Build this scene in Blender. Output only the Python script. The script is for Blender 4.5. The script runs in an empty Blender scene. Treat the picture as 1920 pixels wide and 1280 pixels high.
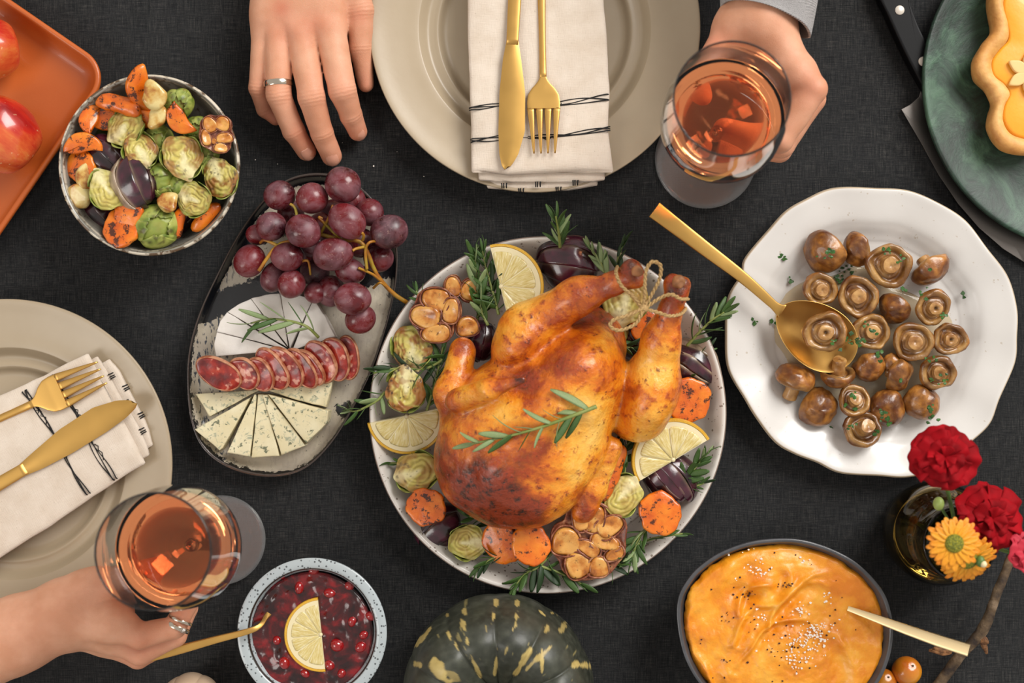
import bpy, bmesh, math, random
import numpy as np
from mathutils import Vector, Matrix, Euler
PI = math.pi
K = 0.00042      # metres per photo pixel on the table top
D = 1.12         # camera height over the table
scene = bpy.context.scene

# ---------------------------------------------------------------- camera, world, light, exposure
cam_data = bpy.data.cameras.new('camera')
cam = bpy.data.objects.new('camera', cam_data)
scene.collection.objects.link(cam)
cam.location = (0, 0, D)
cam_data.sensor_width = 36.0
cam_data.lens = 36.0 * D / (1920 * K)
cam_data.clip_start = 0.02
cam_data.dof.use_dof = True
cam_data.dof.focus_distance = D - 0.035
cam_data.dof.aperture_fstop = 4.5
scene.camera = cam
world = bpy.data.worlds.new('room_light')
scene.world = world
world.use_nodes = True
world.node_tree.nodes['Background'].inputs[0].default_value = (1.0, 0.93, 0.86, 1)
world.node_tree.nodes['Background'].inputs[1].default_value = 0.50
def area(name, loc, target, sx, sy, power, col):
    l = bpy.data.lights.new(name, 'AREA'); l.shape = 'RECTANGLE'; l.size = sx; l.size_y = sy
    l.energy = power; l.color = col
    o = bpy.data.objects.new(name, l); scene.collection.objects.link(o)
    o.location = loc
    o.rotation_euler = (Vector(target) - Vector(loc)).to_track_quat('-Z', 'Y').to_euler()
    return o
area('window_daylight', (1.5, 1.5, 1.75), (0, 0, 0), 1.3, 1.5, 74, (1.0, 0.975, 0.94))
area('left_area_light', (-1.9, -0.9, 1.9), (0, 0, 0), 0.9, 1.2, 17, (1.0, 0.96, 0.91))  # weaker area light from the lower left
vs = scene.view_settings
vs.view_transform = 'Standard'; vs.look = 'None'; vs.gamma = 1.0; vs.use_curve_mapping = False
vs.exposure = 0.24
scene.cycles.max_bounces = 12
scene.cycles.transmission_bounces = 12
scene.cycles.transparent_max_bounces = 12

# ---------------------------------------------------------------- coordinates
def P(px, py, z=0.0):
    s = K * (D - z) / D
    return Vector(((px - 960) * s, (640 - py) * s, z))
def S(px, z=0.0):
    return px * K * (D - z) / D
def ang(ax, ay, bx, by):          # direction in the table plane from one photo point to another
    return math.atan2(ay - by, bx - ax)

# ---------------------------------------------------------------- objects
def link(o, parent=None):
    scene.collection.objects.link(o)
    if parent is not None: o.parent = parent
    return o
def tag(o, label, cat, group=None, kind=None):
    o['label'] = label; o['category'] = cat
    if group: o['group'] = group
    if kind: o['kind'] = kind
    return o
def thing(name, label, cat, loc=(0, 0, 0), rot=(0, 0, 0), group=None):
    o = bpy.data.objects.new(name, None); o.empty_display_size = 0.02
    link(o); o.location = loc; o.rotation_euler = rot
    return tag(o, label, cat, group)
def obj(name, me, m=None, parent=None, loc=(0, 0, 0), rot=(0, 0, 0), scale=(1, 1, 1)):
    if m is not None and len(me.materials) == 0:
        me.materials.append(m)
    o = bpy.data.objects.new(name, me)
    link(o, parent); o.location = loc; o.rotation_euler = rot; o.scale = scale
    return o

# ---------------------------------------------------------------- meshes
def mesh(name, V, F, smooth=True, fix=True, sharp=None):
    me = bpy.data.meshes.new(name)
    me.from_pydata([tuple(map(float, v)) for v in V], [], [tuple(int(i) for i in f) for f in F])
    if fix:
        bm = bmesh.new(); bm.from_mesh(me)
        bmesh.ops.recalc_face_normals(bm, faces=bm.faces)
        bm.to_mesh(me); bm.free()
    if smooth:
        me.polygons.foreach_set('use_smooth', [True] * len(me.polygons))
        if sharp is not None:
            me.set_sharp_from_angle(angle=math.radians(sharp))
    me.update()
    return me
def paint(me, name, arr):
    arr = np.asarray(arr, float)
    if arr.ndim == 1: arr = np.repeat(arr[:, None], 3, 1)
    a = me.color_attributes.new(name, 'FLOAT_COLOR', 'POINT')
    buf = np.ones((len(me.vertices), 4), np.float32); buf[:, :3] = arr
    a.data.foreach_set('color', buf.ravel())
    return me
def join(parts):
    V = []; F = []; n = 0
    for v, f in parts:
        V.extend(list(v)); F.extend([tuple(i + n for i in q) for q in f]); n += len(v)
    return V, F
def spline(pts, n, closed=False):
    p = np.array([tuple(q) for q in pts], float); m = len(p)
    segs = m if closed else m - 1
    t = np.linspace(0, segs, n, endpoint=not closed)
    i = np.minimum(t.astype(int), segs - 1); f = (t - i)[:, None]
    g = (lambda k: p[k % m]) if closed else (lambda k: p[np.clip(k, 0, m - 1)])
    a, b, c, d = g(i - 1), g(i), g(i + 1), g(i + 2)
    return 0.5 * (2 * b + (c - a) * f + (2 * a - 5 * b + 4 * c - d) * f ** 2 + (3 * b - a - 3 * c + d) * f ** 3)
def loft(rings, cap0=True, cap1=True):
    n = len(rings[0]); V = [v for r in rings for v in r]; F = []
    for k in range(len(rings) - 1):
        a = k * n; b = a + n
        F += [(a + i, a + (i + 1) % n, b + (i + 1) % n, b + i) for i in range(n)]
    if cap0:
        V.append(np.mean(np.array(rings[0]), 0)); c = len(V) - 1
        F += [(c, (i + 1) % n, i) for i in range(n)]
    if cap1:
        V.append(np.mean(np.array(rings[-1]), 0)); c = len(V) - 1; a = (len(rings) - 1) * n
        F += [(c, a + i, a + (i + 1) % n) for i in range(n)]
    return V, F
def circ(R, N):
    return np.full(N, R)
def outline(pts, cx, cy, N=192, z=0.0):
    """photo-plan outline -> centre and radius at N angles (metres)"""
    q = spline(pts, 1200, True)
    x = (q[:, 0] - cx); y = (cy - q[:, 1])
    th = np.arctan2(y, x) % (2 * PI); r = np.hypot(x, y); o = np.argsort(th)
    A = np.arange(N) * 2 * PI / N
    return np.interp(A, th[o], r[o], period=2 * PI) * S(1, z)
def revolve(R, prof, N=None, wob=None):
    """R radii per angle; prof [(fraction, z)...]"""
    N = len(R); A = np.arange(N) * 2 * PI / N; rings = []
    for f, z in prof:
        r = R * f
        rings.append(np.stack([r * np.cos(A), r * np.sin(A), np.full(N, z) + (wob(A, f) if wob else 0)], 1))
    return loft(rings)
def tube(path, rad, seg=10, flat=1.0, up=(0, 0, 1), caps=True):
    p = np.array([tuple(q) for q in path], float); n = len(p)
    r = np.full(n, rad) if np.isscalar(rad) else np.array(rad, float)
    if len(r) != n: r = np.interp(np.linspace(0, 1, n), np.linspace(0, 1, len(r)), r)
    up = np.array(up, float); rings = []
    T = np.gradient(p, axis=0); T /= np.linalg.norm(T, axis=1)[:, None] + 1e-12
    A = np.arange(seg) * 2 * PI / seg; prev = None
    for i in range(n):
        if prev is None:
            s = np.cross(T[i], up)
            if np.linalg.norm(s) < 1e-3: s = np.cross(T[i], (1, 0, 0.01))
        else:
            s = prev - T[i] * np.dot(prev, T[i])
        s /= np.linalg.norm(s) + 1e-12; prev = s; u = np.cross(s, T[i])
        rings.append(p[i] + r[i] * (np.cos(A)[:, None] * s + flat * np.sin(A)[:, None] * u))
    return loft(rings, caps, caps)
def torus_loop(path, rad, seg=8):
    p = np.array([tuple(q) for q in path], float); n = len(p)
    T = np.roll(p, -1, 0) - np.roll(p, 1, 0); T /= np.linalg.norm(T, axis=1)[:, None]
    A = np.arange(seg) * 2 * PI / seg; V = []; nrm = np.array([0, 0, 1.0])
    for i in range(n):
        s = np.cross(T[i], nrm); s /= np.linalg.norm(s) + 1e-9; u = np.cross(s, T[i])
        V.extend(p[i] + rad * (np.cos(a) * s + np.sin(a) * u) for a in A)
    F = [(i * seg + j, i * seg + (j + 1) % seg, ((i + 1) % n) * seg + (j + 1) % seg, ((i + 1) % n) * seg + j) for i in range(n) for j in range(seg)]
    return V, F
def bar(path, w, t, seg=16, pw=3.0):
    """flat metal bar: rounded-rectangle section of half-width w, half-thickness t along a path lying roughly flat"""
    p = np.array([tuple(q) for q in path], float); n = len(p)
    w = np.interp(np.linspace(0, 1, n), np.linspace(0, 1, len(w)), w)
    t = np.interp(np.linspace(0, 1, n), np.linspace(0, 1, len(t)), t)
    T = np.gradient(p, axis=0); T /= np.linalg.norm(T, axis=1)[:, None]
    A = (np.arange(seg) + .5) * 2 * PI / seg
    cx = np.sign(np.cos(A)) * np.abs(np.cos(A)) ** (2 / pw); cy = np.sign(np.sin(A)) * np.abs(np.sin(A)) ** (2 / pw)
    rings = []
    for i in range(n):
        s = np.cross(T[i], (0, 0, 1)); s /= np.linalg.norm(s); u = np.cross(s, T[i])
        rings.append(p[i] + w[i] * cx[:, None] * s + t[i] * cy[:, None] * u)
    return loft(rings)
def slab(out, th, bev, n_in=6, amp=0.0, sc=100, seed=0, dome=0.0, side=3):
    """a thick piece with the given (N,2) outline, rounded edge, faint unevenness"""
    out = np.asarray(out, float); c = out.mean(0); q = out - c; R = np.hypot(q[:, 0], q[:, 1]).mean()
    rings = []
    def ring(s, z): rings.append(np.concatenate([c + q * s, np.full((len(q), 1), z)], 1))
    b = bev / R
    for k in range(1, n_in + 1): ring((1 - b) * k / n_in, 0)
    for k in range(1, side + 1):
        a = k / side * PI / 2; ring(1 - b + b * math.sin(a), bev * (1 - math.cos(a)))
    for k in range(0, side):
        a = k / side * PI / 2; ring(1 - b + b * math.cos(a), th - bev + bev * math.sin(a))
    for k in range(n_in, 0, -1):
        f = k / n_in; ring((1 - b) * f, th + dome * (1 - f * f))
    V, F = loft(rings); V = np.array(V)
    if amp:
        V += amp * vec3(V, sc, seed)
    return V, F
_ico = {}
def ico(sub):
    if sub not in _ico:
        bm = bmesh.new(); bmesh.ops.create_icosphere(bm, subdivisions=sub, radius=1)
        _ico[sub] = (np.array([v.co[:] for v in bm.verts]), [tuple(v.index for v in f.verts) for f in bm.faces]); bm.free()
    v, f = _ico[sub]; return v.copy(), list(f)
def vnoise(p, s=1.0, seed=0):
    p = np.asarray(p, float) * s + seed * 17.31 + 100
    i = np.floor(p).astype(np.int64); f = p - i; f = f * f * (3 - 2 * f); out = 0
    def h(a, b, c):
        n = (a * 73856093) ^ (b * 19349663) ^ (c * 83492791)
        n = (n * 1103515245 + 12345) & 0x7fffffff; n = (n ^ (n >> 13)) * 60493 & 0x7fffffff
        return (n % 10007) / 10007.0
    for a in (0, 1):
        for b in (0, 1):
            for c in (0, 1):
                w = (f[:, 0] if a else 1 - f[:, 0]) * (f[:, 1] if b else 1 - f[:, 1]) * (f[:, 2] if c else 1 - f[:, 2])
                out = out + w * h(i[:, 0] + a, i[:, 1] + b, i[:, 2] + c)
    return out * 2 - 1
def fbm(p, s=1.0, seed=0, o=3):
    return sum(vnoise(p, s * 2 ** k, seed + k) / 2 ** k for k in range(o))
def vec3(p, s, seed=0):
    return np.stack([vnoise(p, s, seed), vnoise(p, s, seed + 7), vnoise(p, s, seed + 13)], 1)

# ---------------------------------------------------------------- smooth blended bodies (naive surface nets)
def d_cap(Q, a, b, ra, rb):
    a = np.array(a, float); b = np.array(b, float); ab = b - a
    t = np.clip(((Q - a) @ ab) / (ab @ ab + 1e-12), 0, 1)
    return np.linalg.norm(Q - a - t[:, None] * ab, axis=1) - (ra + (rb - ra) * t)
def d_ell(Q, c, r, rz=0.0):
    q = Q - np.array(c, float); ca, sa = math.cos(-rz), math.sin(-rz); r = np.array(r, float)
    q = np.stack([q[:, 0] * ca - q[:, 1] * sa, q[:, 0] * sa + q[:, 1] * ca, q[:, 2]], 1)
    k0 = np.linalg.norm(q / r, axis=1); k1 = np.linalg.norm(q / r ** 2, axis=1) + 1e-9
    return k0 * (k0 - 1) / k1
def smin(a, b, k):
    h = np.clip(.5 + .5 * (b - a) / k, 0, 1)
    return b * (1 - h) + a * h - k * h * (1 - h)
def surfnet(fn, lo, hi, h):
    lo = np.array(lo, float); n = np.ceil((np.array(hi) - lo) / h).astype(int) + 1
    g = [lo[i] + np.arange(n[i]) * h for i in range(3)]
    X, Y, Z = np.meshgrid(*g, indexing='ij')
    v = fn(np.stack([X.ravel(), Y.ravel(), Z.ravel()], 1)).reshape(n)
    s = v < 0; acc = np.zeros(tuple(n - 1) + (3,)); cnt = np.zeros(tuple(n - 1))
    corners = [(a, b, c) for a in (0, 1) for b in (0, 1) for c in (0, 1)]
    def sub(A, o): return A[o[0]:n[0] - 1 + o[0], o[1]:n[1] - 1 + o[1], o[2]:n[2] - 1 + o[2]]
    for o in corners:
        for ax in range(3):
            if o[ax]: continue
            q = list(o); q[ax] = 1; q = tuple(q)
            va, vb = sub(v, o), sub(v, q); m = sub(s, o) != sub(s, q)
            t = np.where(m, va / np.where(m, va - vb, 1), 0)
            for d in range(3):
                acc[..., d] += np.where(m, o[d] + (t if d == ax else 0), 0)
            cnt += m
    act = cnt > 0; idx = -np.ones(act.shape, int); idx[act] = np.arange(act.sum())
    I = np.argwhere(act); V = lo + (I + acc[act] / cnt[act][:, None]) * h
    F = []
    for ax in range(3):
        u, w = [(1, 2), (2, 0), (0, 1)][ax]
        sl0 = [slice(1, -1)] * 3; sl0[ax] = slice(0, -1)
        sl1 = list(sl0); sl1[ax] = slice(1, None)
        m = s[tuple(sl0)] != s[tuple(sl1)]
        E = np.argwhere(m) + np.array([0 if i == ax else 1 for i in range(3)])
        ss = s[tuple(E.T)]
        du = np.zeros(3, int); du[u] = 1; dw = np.zeros(3, int); dw[w] = 1
        q = [idx[tuple((E - du - dw).T)], idx[tuple((E - dw).T)], idx[tuple(E.T)], idx[tuple((E - du).T)]]
        Q = np.stack(q, 1); Q[~ss] = Q[~ss][:, ::-1]; F.append(Q)
    return V, np.concatenate(F)
def fast_mesh(name, V, F):
    me = bpy.data.meshes.new(name); V = np.asarray(V, np.float32); F = np.asarray(F, np.int32)
    me.vertices.add(len(V)); me.vertices.foreach_set('co', V.ravel())
    me.loops.add(F.size); me.loops.foreach_set('vertex_index', F.ravel())
    me.polygons.add(len(F)); me.polygons.foreach_set('loop_start', np.arange(len(F), dtype=np.int32) * 4)
    me.polygons.foreach_set('use_smooth', np.ones(len(F), bool))
    me.update(calc_edges=True); me.validate()
    return me

# ---------------------------------------------------------------- materials
def c(h):
    h = h.lstrip('#'); v = [int(h[i:i + 2], 16) / 255 for i in (0, 2, 4)]
    return tuple(x / 12.92 if x <= .04045 else ((x + .055) / 1.055) ** 2.4 for x in v) + (1,)
class G:
    def __init__(s, name):
        s.m = bpy.data.materials.new(name); s.m.use_nodes = True; s.t = s.m.node_tree
        s.b = s.t.nodes['Principled BSDF']
    def n(s, typ, ins=None, **pr):
        x = s.t.nodes.new('ShaderNode' + typ)
        for k, v in pr.items(): setattr(x, k, v)
        for k, v in (ins or {}).items(): s.put(x.inputs[k], v)
        return x
    def put(s, sock, v):
        if isinstance(v, bpy.types.NodeSocket): s.t.links.new(v, sock)
        else: sock.default_value = v
    def co(s, scale=(1, 1, 1), rand=True):
        o = s.n('TexCoord').outputs['Object']
        if rand:
            r = s.n('ObjectInfo').outputs['Random']
            r = s.math('MULTIPLY', r, 7.3)
            o = s.n('VectorMath', {0: o, 1: r}, operation='ADD').outputs[0]
        return s.n('Mapping', {'Vector': o, 'Scale': scale}).outputs[0]
    def noise(s, sc, co=None, detail=4, rough=.55, dist=0):
        return s.n('TexNoise', {'Vector': co or s.co(), 'Scale': sc, 'Detail': detail, 'Roughness': rough, 'Distortion': dist}).outputs[0]
    def vor(s, sc, co=None, feature='F1', out='Distance', rnd=1):
        return s.n('TexVoronoi', {'Vector': co or s.co(), 'Scale': sc, 'Randomness': rnd}, feature=feature).outputs[out]
    def math(s, op, a, b=0.0, cl=False):
        return s.n('Math', {0: a, 1: b}, operation=op, use_clamp=cl).outputs[0]
    def ramp(s, fac, stops, interp='LINEAR'):
        r = s.n('ValToRGB', {'Fac': fac}); e = r.color_ramp.elements; r.color_ramp.interpolation = interp
        while len(e) > 1: e.remove(e[-1])
        for i, (p, col) in enumerate(stops):
            if isinstance(col, str): col = c(col)
            if not hasattr(col, '__len__'): col = (col, col, col, 1)
            el = e[0] if i == 0 else e.new(p)
            el.position = p; el.color = col
        return r.outputs[0]
    def mix(s, f, a, b, mode='MIX'):
        a = c(a) if isinstance(a, str) else a; b = c(b) if isinstance(b, str) else b
        x = s.n('Mix', data_type='RGBA', blend_type=mode)
        s.put(x.inputs[0], f); s.put(x.inputs[6], a); s.put(x.inputs[7], b)
        return x.outputs[2]
    def attr(s, nm, ch=None):
        a = s.n('Attribute', attribute_name=nm)
        if ch is None: return a.outputs['Color']
        return s.n('SeparateColor', {0: a.outputs['Color']}).outputs[ch]
    def bump(s, h, dist=.001, st=1.0, nrm=None):
        x = s.n('Bump', {'Height': h, 'Distance': dist, 'Strength': st})
        if nrm is not None: s.put(x.inputs['Normal'], nrm)
        return x.outputs[0]
    def out(s, col, rough=.5, nrm=None, **kw):
        s.put(s.b.inputs['Base Color'], c(col) if isinstance(col, str) else col)
        s.put(s.b.inputs['Roughness'], rough)
        if nrm is not None: s.put(s.b.inputs['Normal'], nrm)
        for k, v in kw.items(): s.put(s.b.inputs[k.replace('_', ' ')], v)
        return s.m
M = {}
def sss(w, r=(1, .4, .2), sc=.003): return dict(Subsurface_Weight=w, Subsurface_Radius=r, Subsurface_Scale=sc)

def build_materials():
    # dark linen
    g = G('dark_linen'); o = g.co(rand=False)
    tx = g.noise(1, g.co((2200, 70, 1), False), 3, .65); ty = g.noise(1, g.co((70, 2200, 1), False), 3, .65)
    slub = g.math('ADD', g.math('MULTIPLY', tx, .5), g.math('MULTIPLY', ty, .5))
    fine = g.noise(900, o, 3, .7)
    h = g.math('ADD', g.math('MULTIPLY', slub, .84), g.math('MULTIPLY', fine, .16))
    col = g.ramp(h, [(.36, '#0c0d0f'), (.46, '#1c1d1e'), (.54, '#2e2e2e'), (.62, '#454340'), (.72, '#6b6862')])
    big = g.noise(9, o, 4)
    col = g.mix(g.ramp(big, [(.35, 0), (.7, .5)]), col, g.mix(.5, col, '#2c2e31'))
    M['linen'] = g.out(col, .92, g.bump(h, .0006, .8), Specular_IOR_Level=.15, Sheen_Weight=.06)
    g = G('table_wood'); w = g.noise(30, g.co((1, 12, 1), False), 5)
    M['wood'] = g.out(g.ramp(w, [(.3, '#3a2415'), (.7, '#6b472b')]), .5)
    # ceramics
    g = G('beige_glaze'); n = g.noise(260, None, 3); big = g.noise(14)
    col = g.mix(g.ramp(big, [(.3, 0), (.7, 1)]), '#a29178', '#aa9a82')
    M['beige'] = g.out(col, .38, g.bump(n, .0002, .25), Coat_Weight=.15, Coat_Roughness=.25)
    def speck(name, base, spots, edge=None, dens=.05, rough=.3, sc=300):
        g = G(name); o = g.co(rand=False)
        v = g.vor(sc, o); n2 = g.noise(170, o)
        m = g.math('MULTIPLY', g.math('LESS_THAN', v, .27), g.math('GREATER_THAN', n2, .60 - dens * .9))
        col = g.mix(g.ramp(g.noise(12, o), [(.3, 0), (.7, 1)]), base, g.mix(.12, c(base), c('#8a7c68')))
        col = g.mix(g.math('MULTIPLY', m, .8), col, spots)
        if edge: col = g.mix(g.attr('edge', 0), col, edge)
        return g.out(col, rough, g.bump(g.noise(60, o), .0006, .3), Coat_Weight=.35, Coat_Roughness=.12)
    M['stone_white'] = speck('speckled_white_glaze', '#d6d0c8', '#6b5a48', '#5a3c28')
    M['white'] = speck('cool_white_glaze', '#d2cfcb', '#b5aa9b', '#b9a890', dens=-.02)
    M['greyspeck'] = speck('blue_white_speckled_glaze', '#aab4b8', '#15181c', '#2a2420', dens=.2, sc=360)
    g = G('grey_bowl_glaze'); o = g.co(rand=False); e = g.attr('edge', 0)
    col = g.mix(g.ramp(g.noise(40, o, 6, .65), [(.35, 0), (.65, 1)]), '#6d6a62', '#8c887e')
    col = g.mix(g.ramp(g.noise(300, o, 3), [(.6, 0), (.68, 1)]), col, '#4a3d30')
    col = g.mix(e, col, g.ramp(g.noise(120, o), [(.45, '#c9c0ae'), (.55, '#5a4632')]))
    M['greybowl'] = g.out(col, .3, g.bump(g.noise(80, o), .0005, .3), Coat_Weight=.3)
    g = G('charcoal_glaze')
    M['charcoal'] = g.out(g.ramp(g.noise(60), [(.3, '#3a3b3e'), (.7, '#4c4d51')]), .38, Coat_Weight=.25)
    # platter
    g = G('brushed_cream_glaze'); o = g.co(rand=False)
    e = g.attr('edge', 0); dark = g.attr('edge', 1)
    rough = g.noise(160, o, 5, .7)
    dmask = g.attr('edge', 2); dash = g.noise(1, g.co((420, 130, 300), False), 3, .6)
    cream = g.mix(g.ramp(g.noise(30, o, 4), [(.35, 0), (.65, 1)]), '#c2b8a4', '#a2988a')
    cream = g.mix(g.math('MULTIPLY', g.ramp(dash, [(.55, 0), (.6, .9)]), dmask), cream, '#2b3340')
    cream = g.mix(g.ramp(g.noise(330, o, 3), [(.66, 0), (.7, .7)]), cream, '#3a3c40')
    dk = g.math('ADD', dark, g.math('MULTIPLY', g.math('SUBTRACT', rough, .5), 1.5))
    col = g.mix(g.ramp(dk, [(.47, 0), (.53, 1)]), cream, '#0c0f15')
    col = g.mix(g.ramp(g.math('ADD', e, g.math('MULTIPLY', g.math('SUBTRACT', rough, .5), .8)), [(.5, 0), (.6, 1)]), col, '#3a2f29')
    M['platter'] = g.out(col, .22, g.bump(rough, .0008, .5), Coat_Weight=.5, Coat_Roughness=.08)
    g = G('terracotta_enamel')
    n = g.noise(700, None, 3)
    M['tray'] = g.out(g.mix(g.ramp(g.noise(8), [(.3, 0), (.7, 1)]), '#b4551c', '#bc5f26'), .42, g.bump(n, .0002, .3), Coat_Weight=.15)
    g = G('green_glaze'); o = g.co(rand=False)
    n = g.noise(22, o, 8, .7, 1.2); v = g.vor(95, g.n('VectorMath', {0: o, 1: g.n('TexNoise', {'Vector': o, 'Scale': 40.}).outputs['Color']}, operation='ADD').outputs[0], 'DISTANCE_TO_EDGE')
    col = g.ramp(n, [(.36, '#0b1a12'), (.46, '#183024'), (.54, '#284434'), (.64, '#43624c')])
    col = g.mix(g.ramp(v, [(0, .3), (.07, 0)]), col, '#13251c')
    M['green'] = g.out(col, .5, g.bump(n, .002, .5), Coat_Weight=.08, Coat_Roughness=.3)
    # cloth
    g = G('natural_cotton')
    w = g.math('ADD', g.noise(1, g.co((1600, 140, 140), False), 2), g.noise(1, g.co((140, 1600, 140), False), 2))
    col = g.mix(g.ramp(g.noise(70), [(.35, 0), (.7, 1)]), '#d6c9ba', '#cbbcab')
    col = g.mix(g.ramp(g.noise(600, None, 2), [(.68, 0), (.75, .35)]), col, '#8d7860')
    M['cotton'] = g.out(col, .9, g.bump(w, .0006, .45), Sheen_Weight=.15, Specular_IOR_Level=.2)
    M['thread'] = G('black_thread').out('#0d0c0c', .8)
    def metal(name, col, r=.3):
        g = G(name); n = g.noise(1, g.co((60, 60, 60)), 2)
        rr = g.ramp(n, [(.3, r - .02), (.7, r + .05)])
        return g.out(col, rr, None, Metallic=1.0)
    M['gold'] = metal('brushed_gold', '#cfa45c', .38)
    M['palegold'] = metal('pale_gold', '#ead3a5', .38)
    M['silver'] = metal('silver', '#c9c0b0', .15)
    M['steel'] = metal('steel', '#6f6a66', .34)
    M['rivet'] = G('rivet_metal').out('#cfc6ba', .35, Metallic=.2)
    M['blackhandle'] = G('black_handle').out('#08080a', .5, None, Specular_IOR_Level=.2)
    # skin
    g = G('skin'); o = g.co(rand=False)
    red = g.attr('tint', 0)
    base = g.mix(g.ramp(g.noise(45, o, 4), [(.35, 0), (.65, 1)]), '#cb9272', '#d8a385')
    col = g.mix(g.math('MULTIPLY', red, .75), base, '#c05e44')
    fine = g.vor(900, o, 'DISTANCE_TO_EDGE'); vein = g.noise(60, o, 3)
    fold = g.n('TexWave', {'Vector': o, 'Scale': 260., 'Distortion': 9., 'Detail': 2.}, bands_direction='Y').outputs['Fac']
    foldh = g.math('MULTIPLY', g.math('SINE', g.math('ADD', g.math('MULTIPLY', g.attr('tint', 2), 44.0), g.math('MULTIPLY', g.noise(150, o, 2), 5.0))), g.attr('tint', 1))
    b = g.bump(g.ramp(fine, [(0, 0), (.12, 1)]), .00012, .5)
    b = g.bump(foldh, .0005, .22, b); b = g.bump(vein, .0012, .25, b)
    M['skin'] = g.out(col, .48, b, Specular_IOR_Level=.35, **sss(.18, (1, .35, .2), .004))
    M['nail'] = G('finger_nail').out('#d2967e', .3, Coat_Weight=.15)
    # rosemary
    def leafm(name, a, b2):
        g = G(name); col = g.mix(g.ramp(g.noise(90), [(.35, 0), (.65, 1)]), a, b2)
        return g.out(col, .42, g.bump(g.noise(1200), .0003, .3), Specular_IOR_Level=.4)
    M['needle'] = leafm('rosemary_green', '#27421c', '#4d6b30')
    M['needle_pale'] = leafm('rosemary_pale_green', '#6d8354', '#8c9c6c')
    M['needle_dark'] = leafm('rosemary_dark_green', '#142810', '#27401c')
    M['stalk'] = leafm('rosemary_stalk', '#6f7d3c', '#8a9152')
    # painted foods
    def food(name, rough=.4, noise_sc=300, bumpd=.0006, char=.0, tint='#3a1c08', coat=.3, **kw):
        g = G(name); col = g.attr('col')
        if char:
            n = g.noise(noise_sc * .33, None, 5, .7)
            col = g.mix(g.ramp(n, [(1 - char - .38, 0), (1 - char - .3, .85)]), col, tint)
        col = g.mix(.22, col, g.ramp(g.noise(noise_sc, None, 4), [(.3, '#000000'), (.7, '#ffffff')]), 'SOFT_LIGHT')
        return g.out(col, rough, g.bump(g.noise(noise_sc), bumpd, .45), Coat_Weight=coat, Coat_Roughness=.15, **kw)
    M['sprout'] = food('roasted_sprout', .38, 260, char=.02)
    M['leaf_green'] = food('sprout_leaf', .35, 200)
    M['mush'] = food('roasted_mushroom', .34, 260, .0012, .0, coat=.3)
    M['fish'] = food('painted_plain', .5, 300)
    M['bread'] = food('baked_crust', .6, 220, .0009, coat=0)
    M['squash'] = food('squash_skin', .46, 160, .0005, coat=.05)
    M['onion'] = food('roasted_onion', .25, 160, .0006, coat=.6)
    g = G('roasted_carrot'); o = g.co()
    n = g.noise(170, o, 6, .75); s2 = g.noise(60, o, 3)
    col = g.ramp(s2, [(.3, '#b84a0c'), (.5, '#d8690f'), (.7, '#e3841f')])
    mask = g.math('ADD', n, g.math('MULTIPLY', s2, -.35))
    col = g.mix(g.ramp(mask, [(.375, 0), (.42, .92)]), col, '#2c1208')
    M['carrot'] = g.out(col, .33, g.bump(g.noise(240, o), .0009, .55), Coat_Weight=.35, Coat_Roughness=.15, **sss(.12, (1, .4, .1), .002))
    g = G('garlic_clove'); o = g.co()
    col = g.ramp(g.noise(90, o, 4), [(.32, '#874916'), (.45, '#b87228'), (.6, '#d39c50')])
    col = g.mix(g.ramp(g.noise(260, o, 5, .7), [(.6, 0), (.66, .8)]), col, '#3f200c')
    M['clove'] = g.out(col, .3, g.bump(g.noise(200, o), .0006, .5), Coat_Weight=.4, **sss(.15, (1, .5, .2), .002))
    g = G('pale_garlic'); o = g.co()
    col = g.ramp(g.noise(70, o, 4), [(.36, '#9a5a22'), (.45, '#c39a50'), (.56, '#d8c384')])
    M['paleclove'] = g.out(col, .3, g.bump(g.noise(200, o), .0004, .4), Coat_Weight=.3)
    g = G('garlic_skin'); o = g.co()
    col = g.ramp(g.noise(140, o, 5, .7), [(.35, '#4a1f12'), (.5, '#7c3d24'), (.68, '#b5835c')])
    M['gskin'] = g.out(col, .45, g.bump(g.noise(1, g.co((200, 200, 60))), .0008, .6), Coat_Weight=.15)
    # lemon
    g = G('lemon_pulp'); o = g.co()
    g_r = g.attr('uvw')
    fib = g.noise(1, g.n('Mapping', {'Vector': g_r, 'Scale': (4.5, 60, 1)}).outputs[0], 3, .6)
    col = g.ramp(fib, [(.3, '#bfa65a'), (.5, '#d2c080'), (.72, '#e6dcb4')])
    M['pulp'] = g.out(col, .18, g.bump(fib, .0006, .5), Coat_Weight=.5, Coat_Roughness=.08, **sss(.25, (1, .8, .3), .003))
    M['pith'] = G('lemon_pith').out('#dccfa6', .5)
    g = G('lemon_rind'); M['rind'] = g.out(g.mix(g.noise(120), '#c89420', '#d8ab32'), .35, g.bump(g.vor(900), .0004, .5), Coat_Weight=.3)
    # grape
    g = G('grape_skin'); o = g.co()
    rnd = g.n('ObjectInfo').outputs['Random']
    base = g.ramp(rnd, [(0, '#260c12'), (.35, '#3a1119'), (.7, '#52161c'), (1, '#66171a')])
    bl = g.noise(75, o, 6, .65, .6)
    sp = g.noise(500, o, 3, .6)
    base = g.mix(g.ramp(g.noise(45, o, 3), [(.4, 0), (.65, .55)]), base, '#7c2024')
    col = g.mix(g.ramp(bl, [(.42, .0), (.6, .33), (.75, .5)]), base, '#97707a')
    col = g.mix(g.ramp(sp, [(.62, 0), (.7, .25)]), col, '#c9a598')
    M['grape'] = g.out(col, g.ramp(bl, [(.4, .22), (.6, .5)]), g.bump(bl, .0004, .3), **sss(.08, (1, .2, .2), .003))
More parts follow.
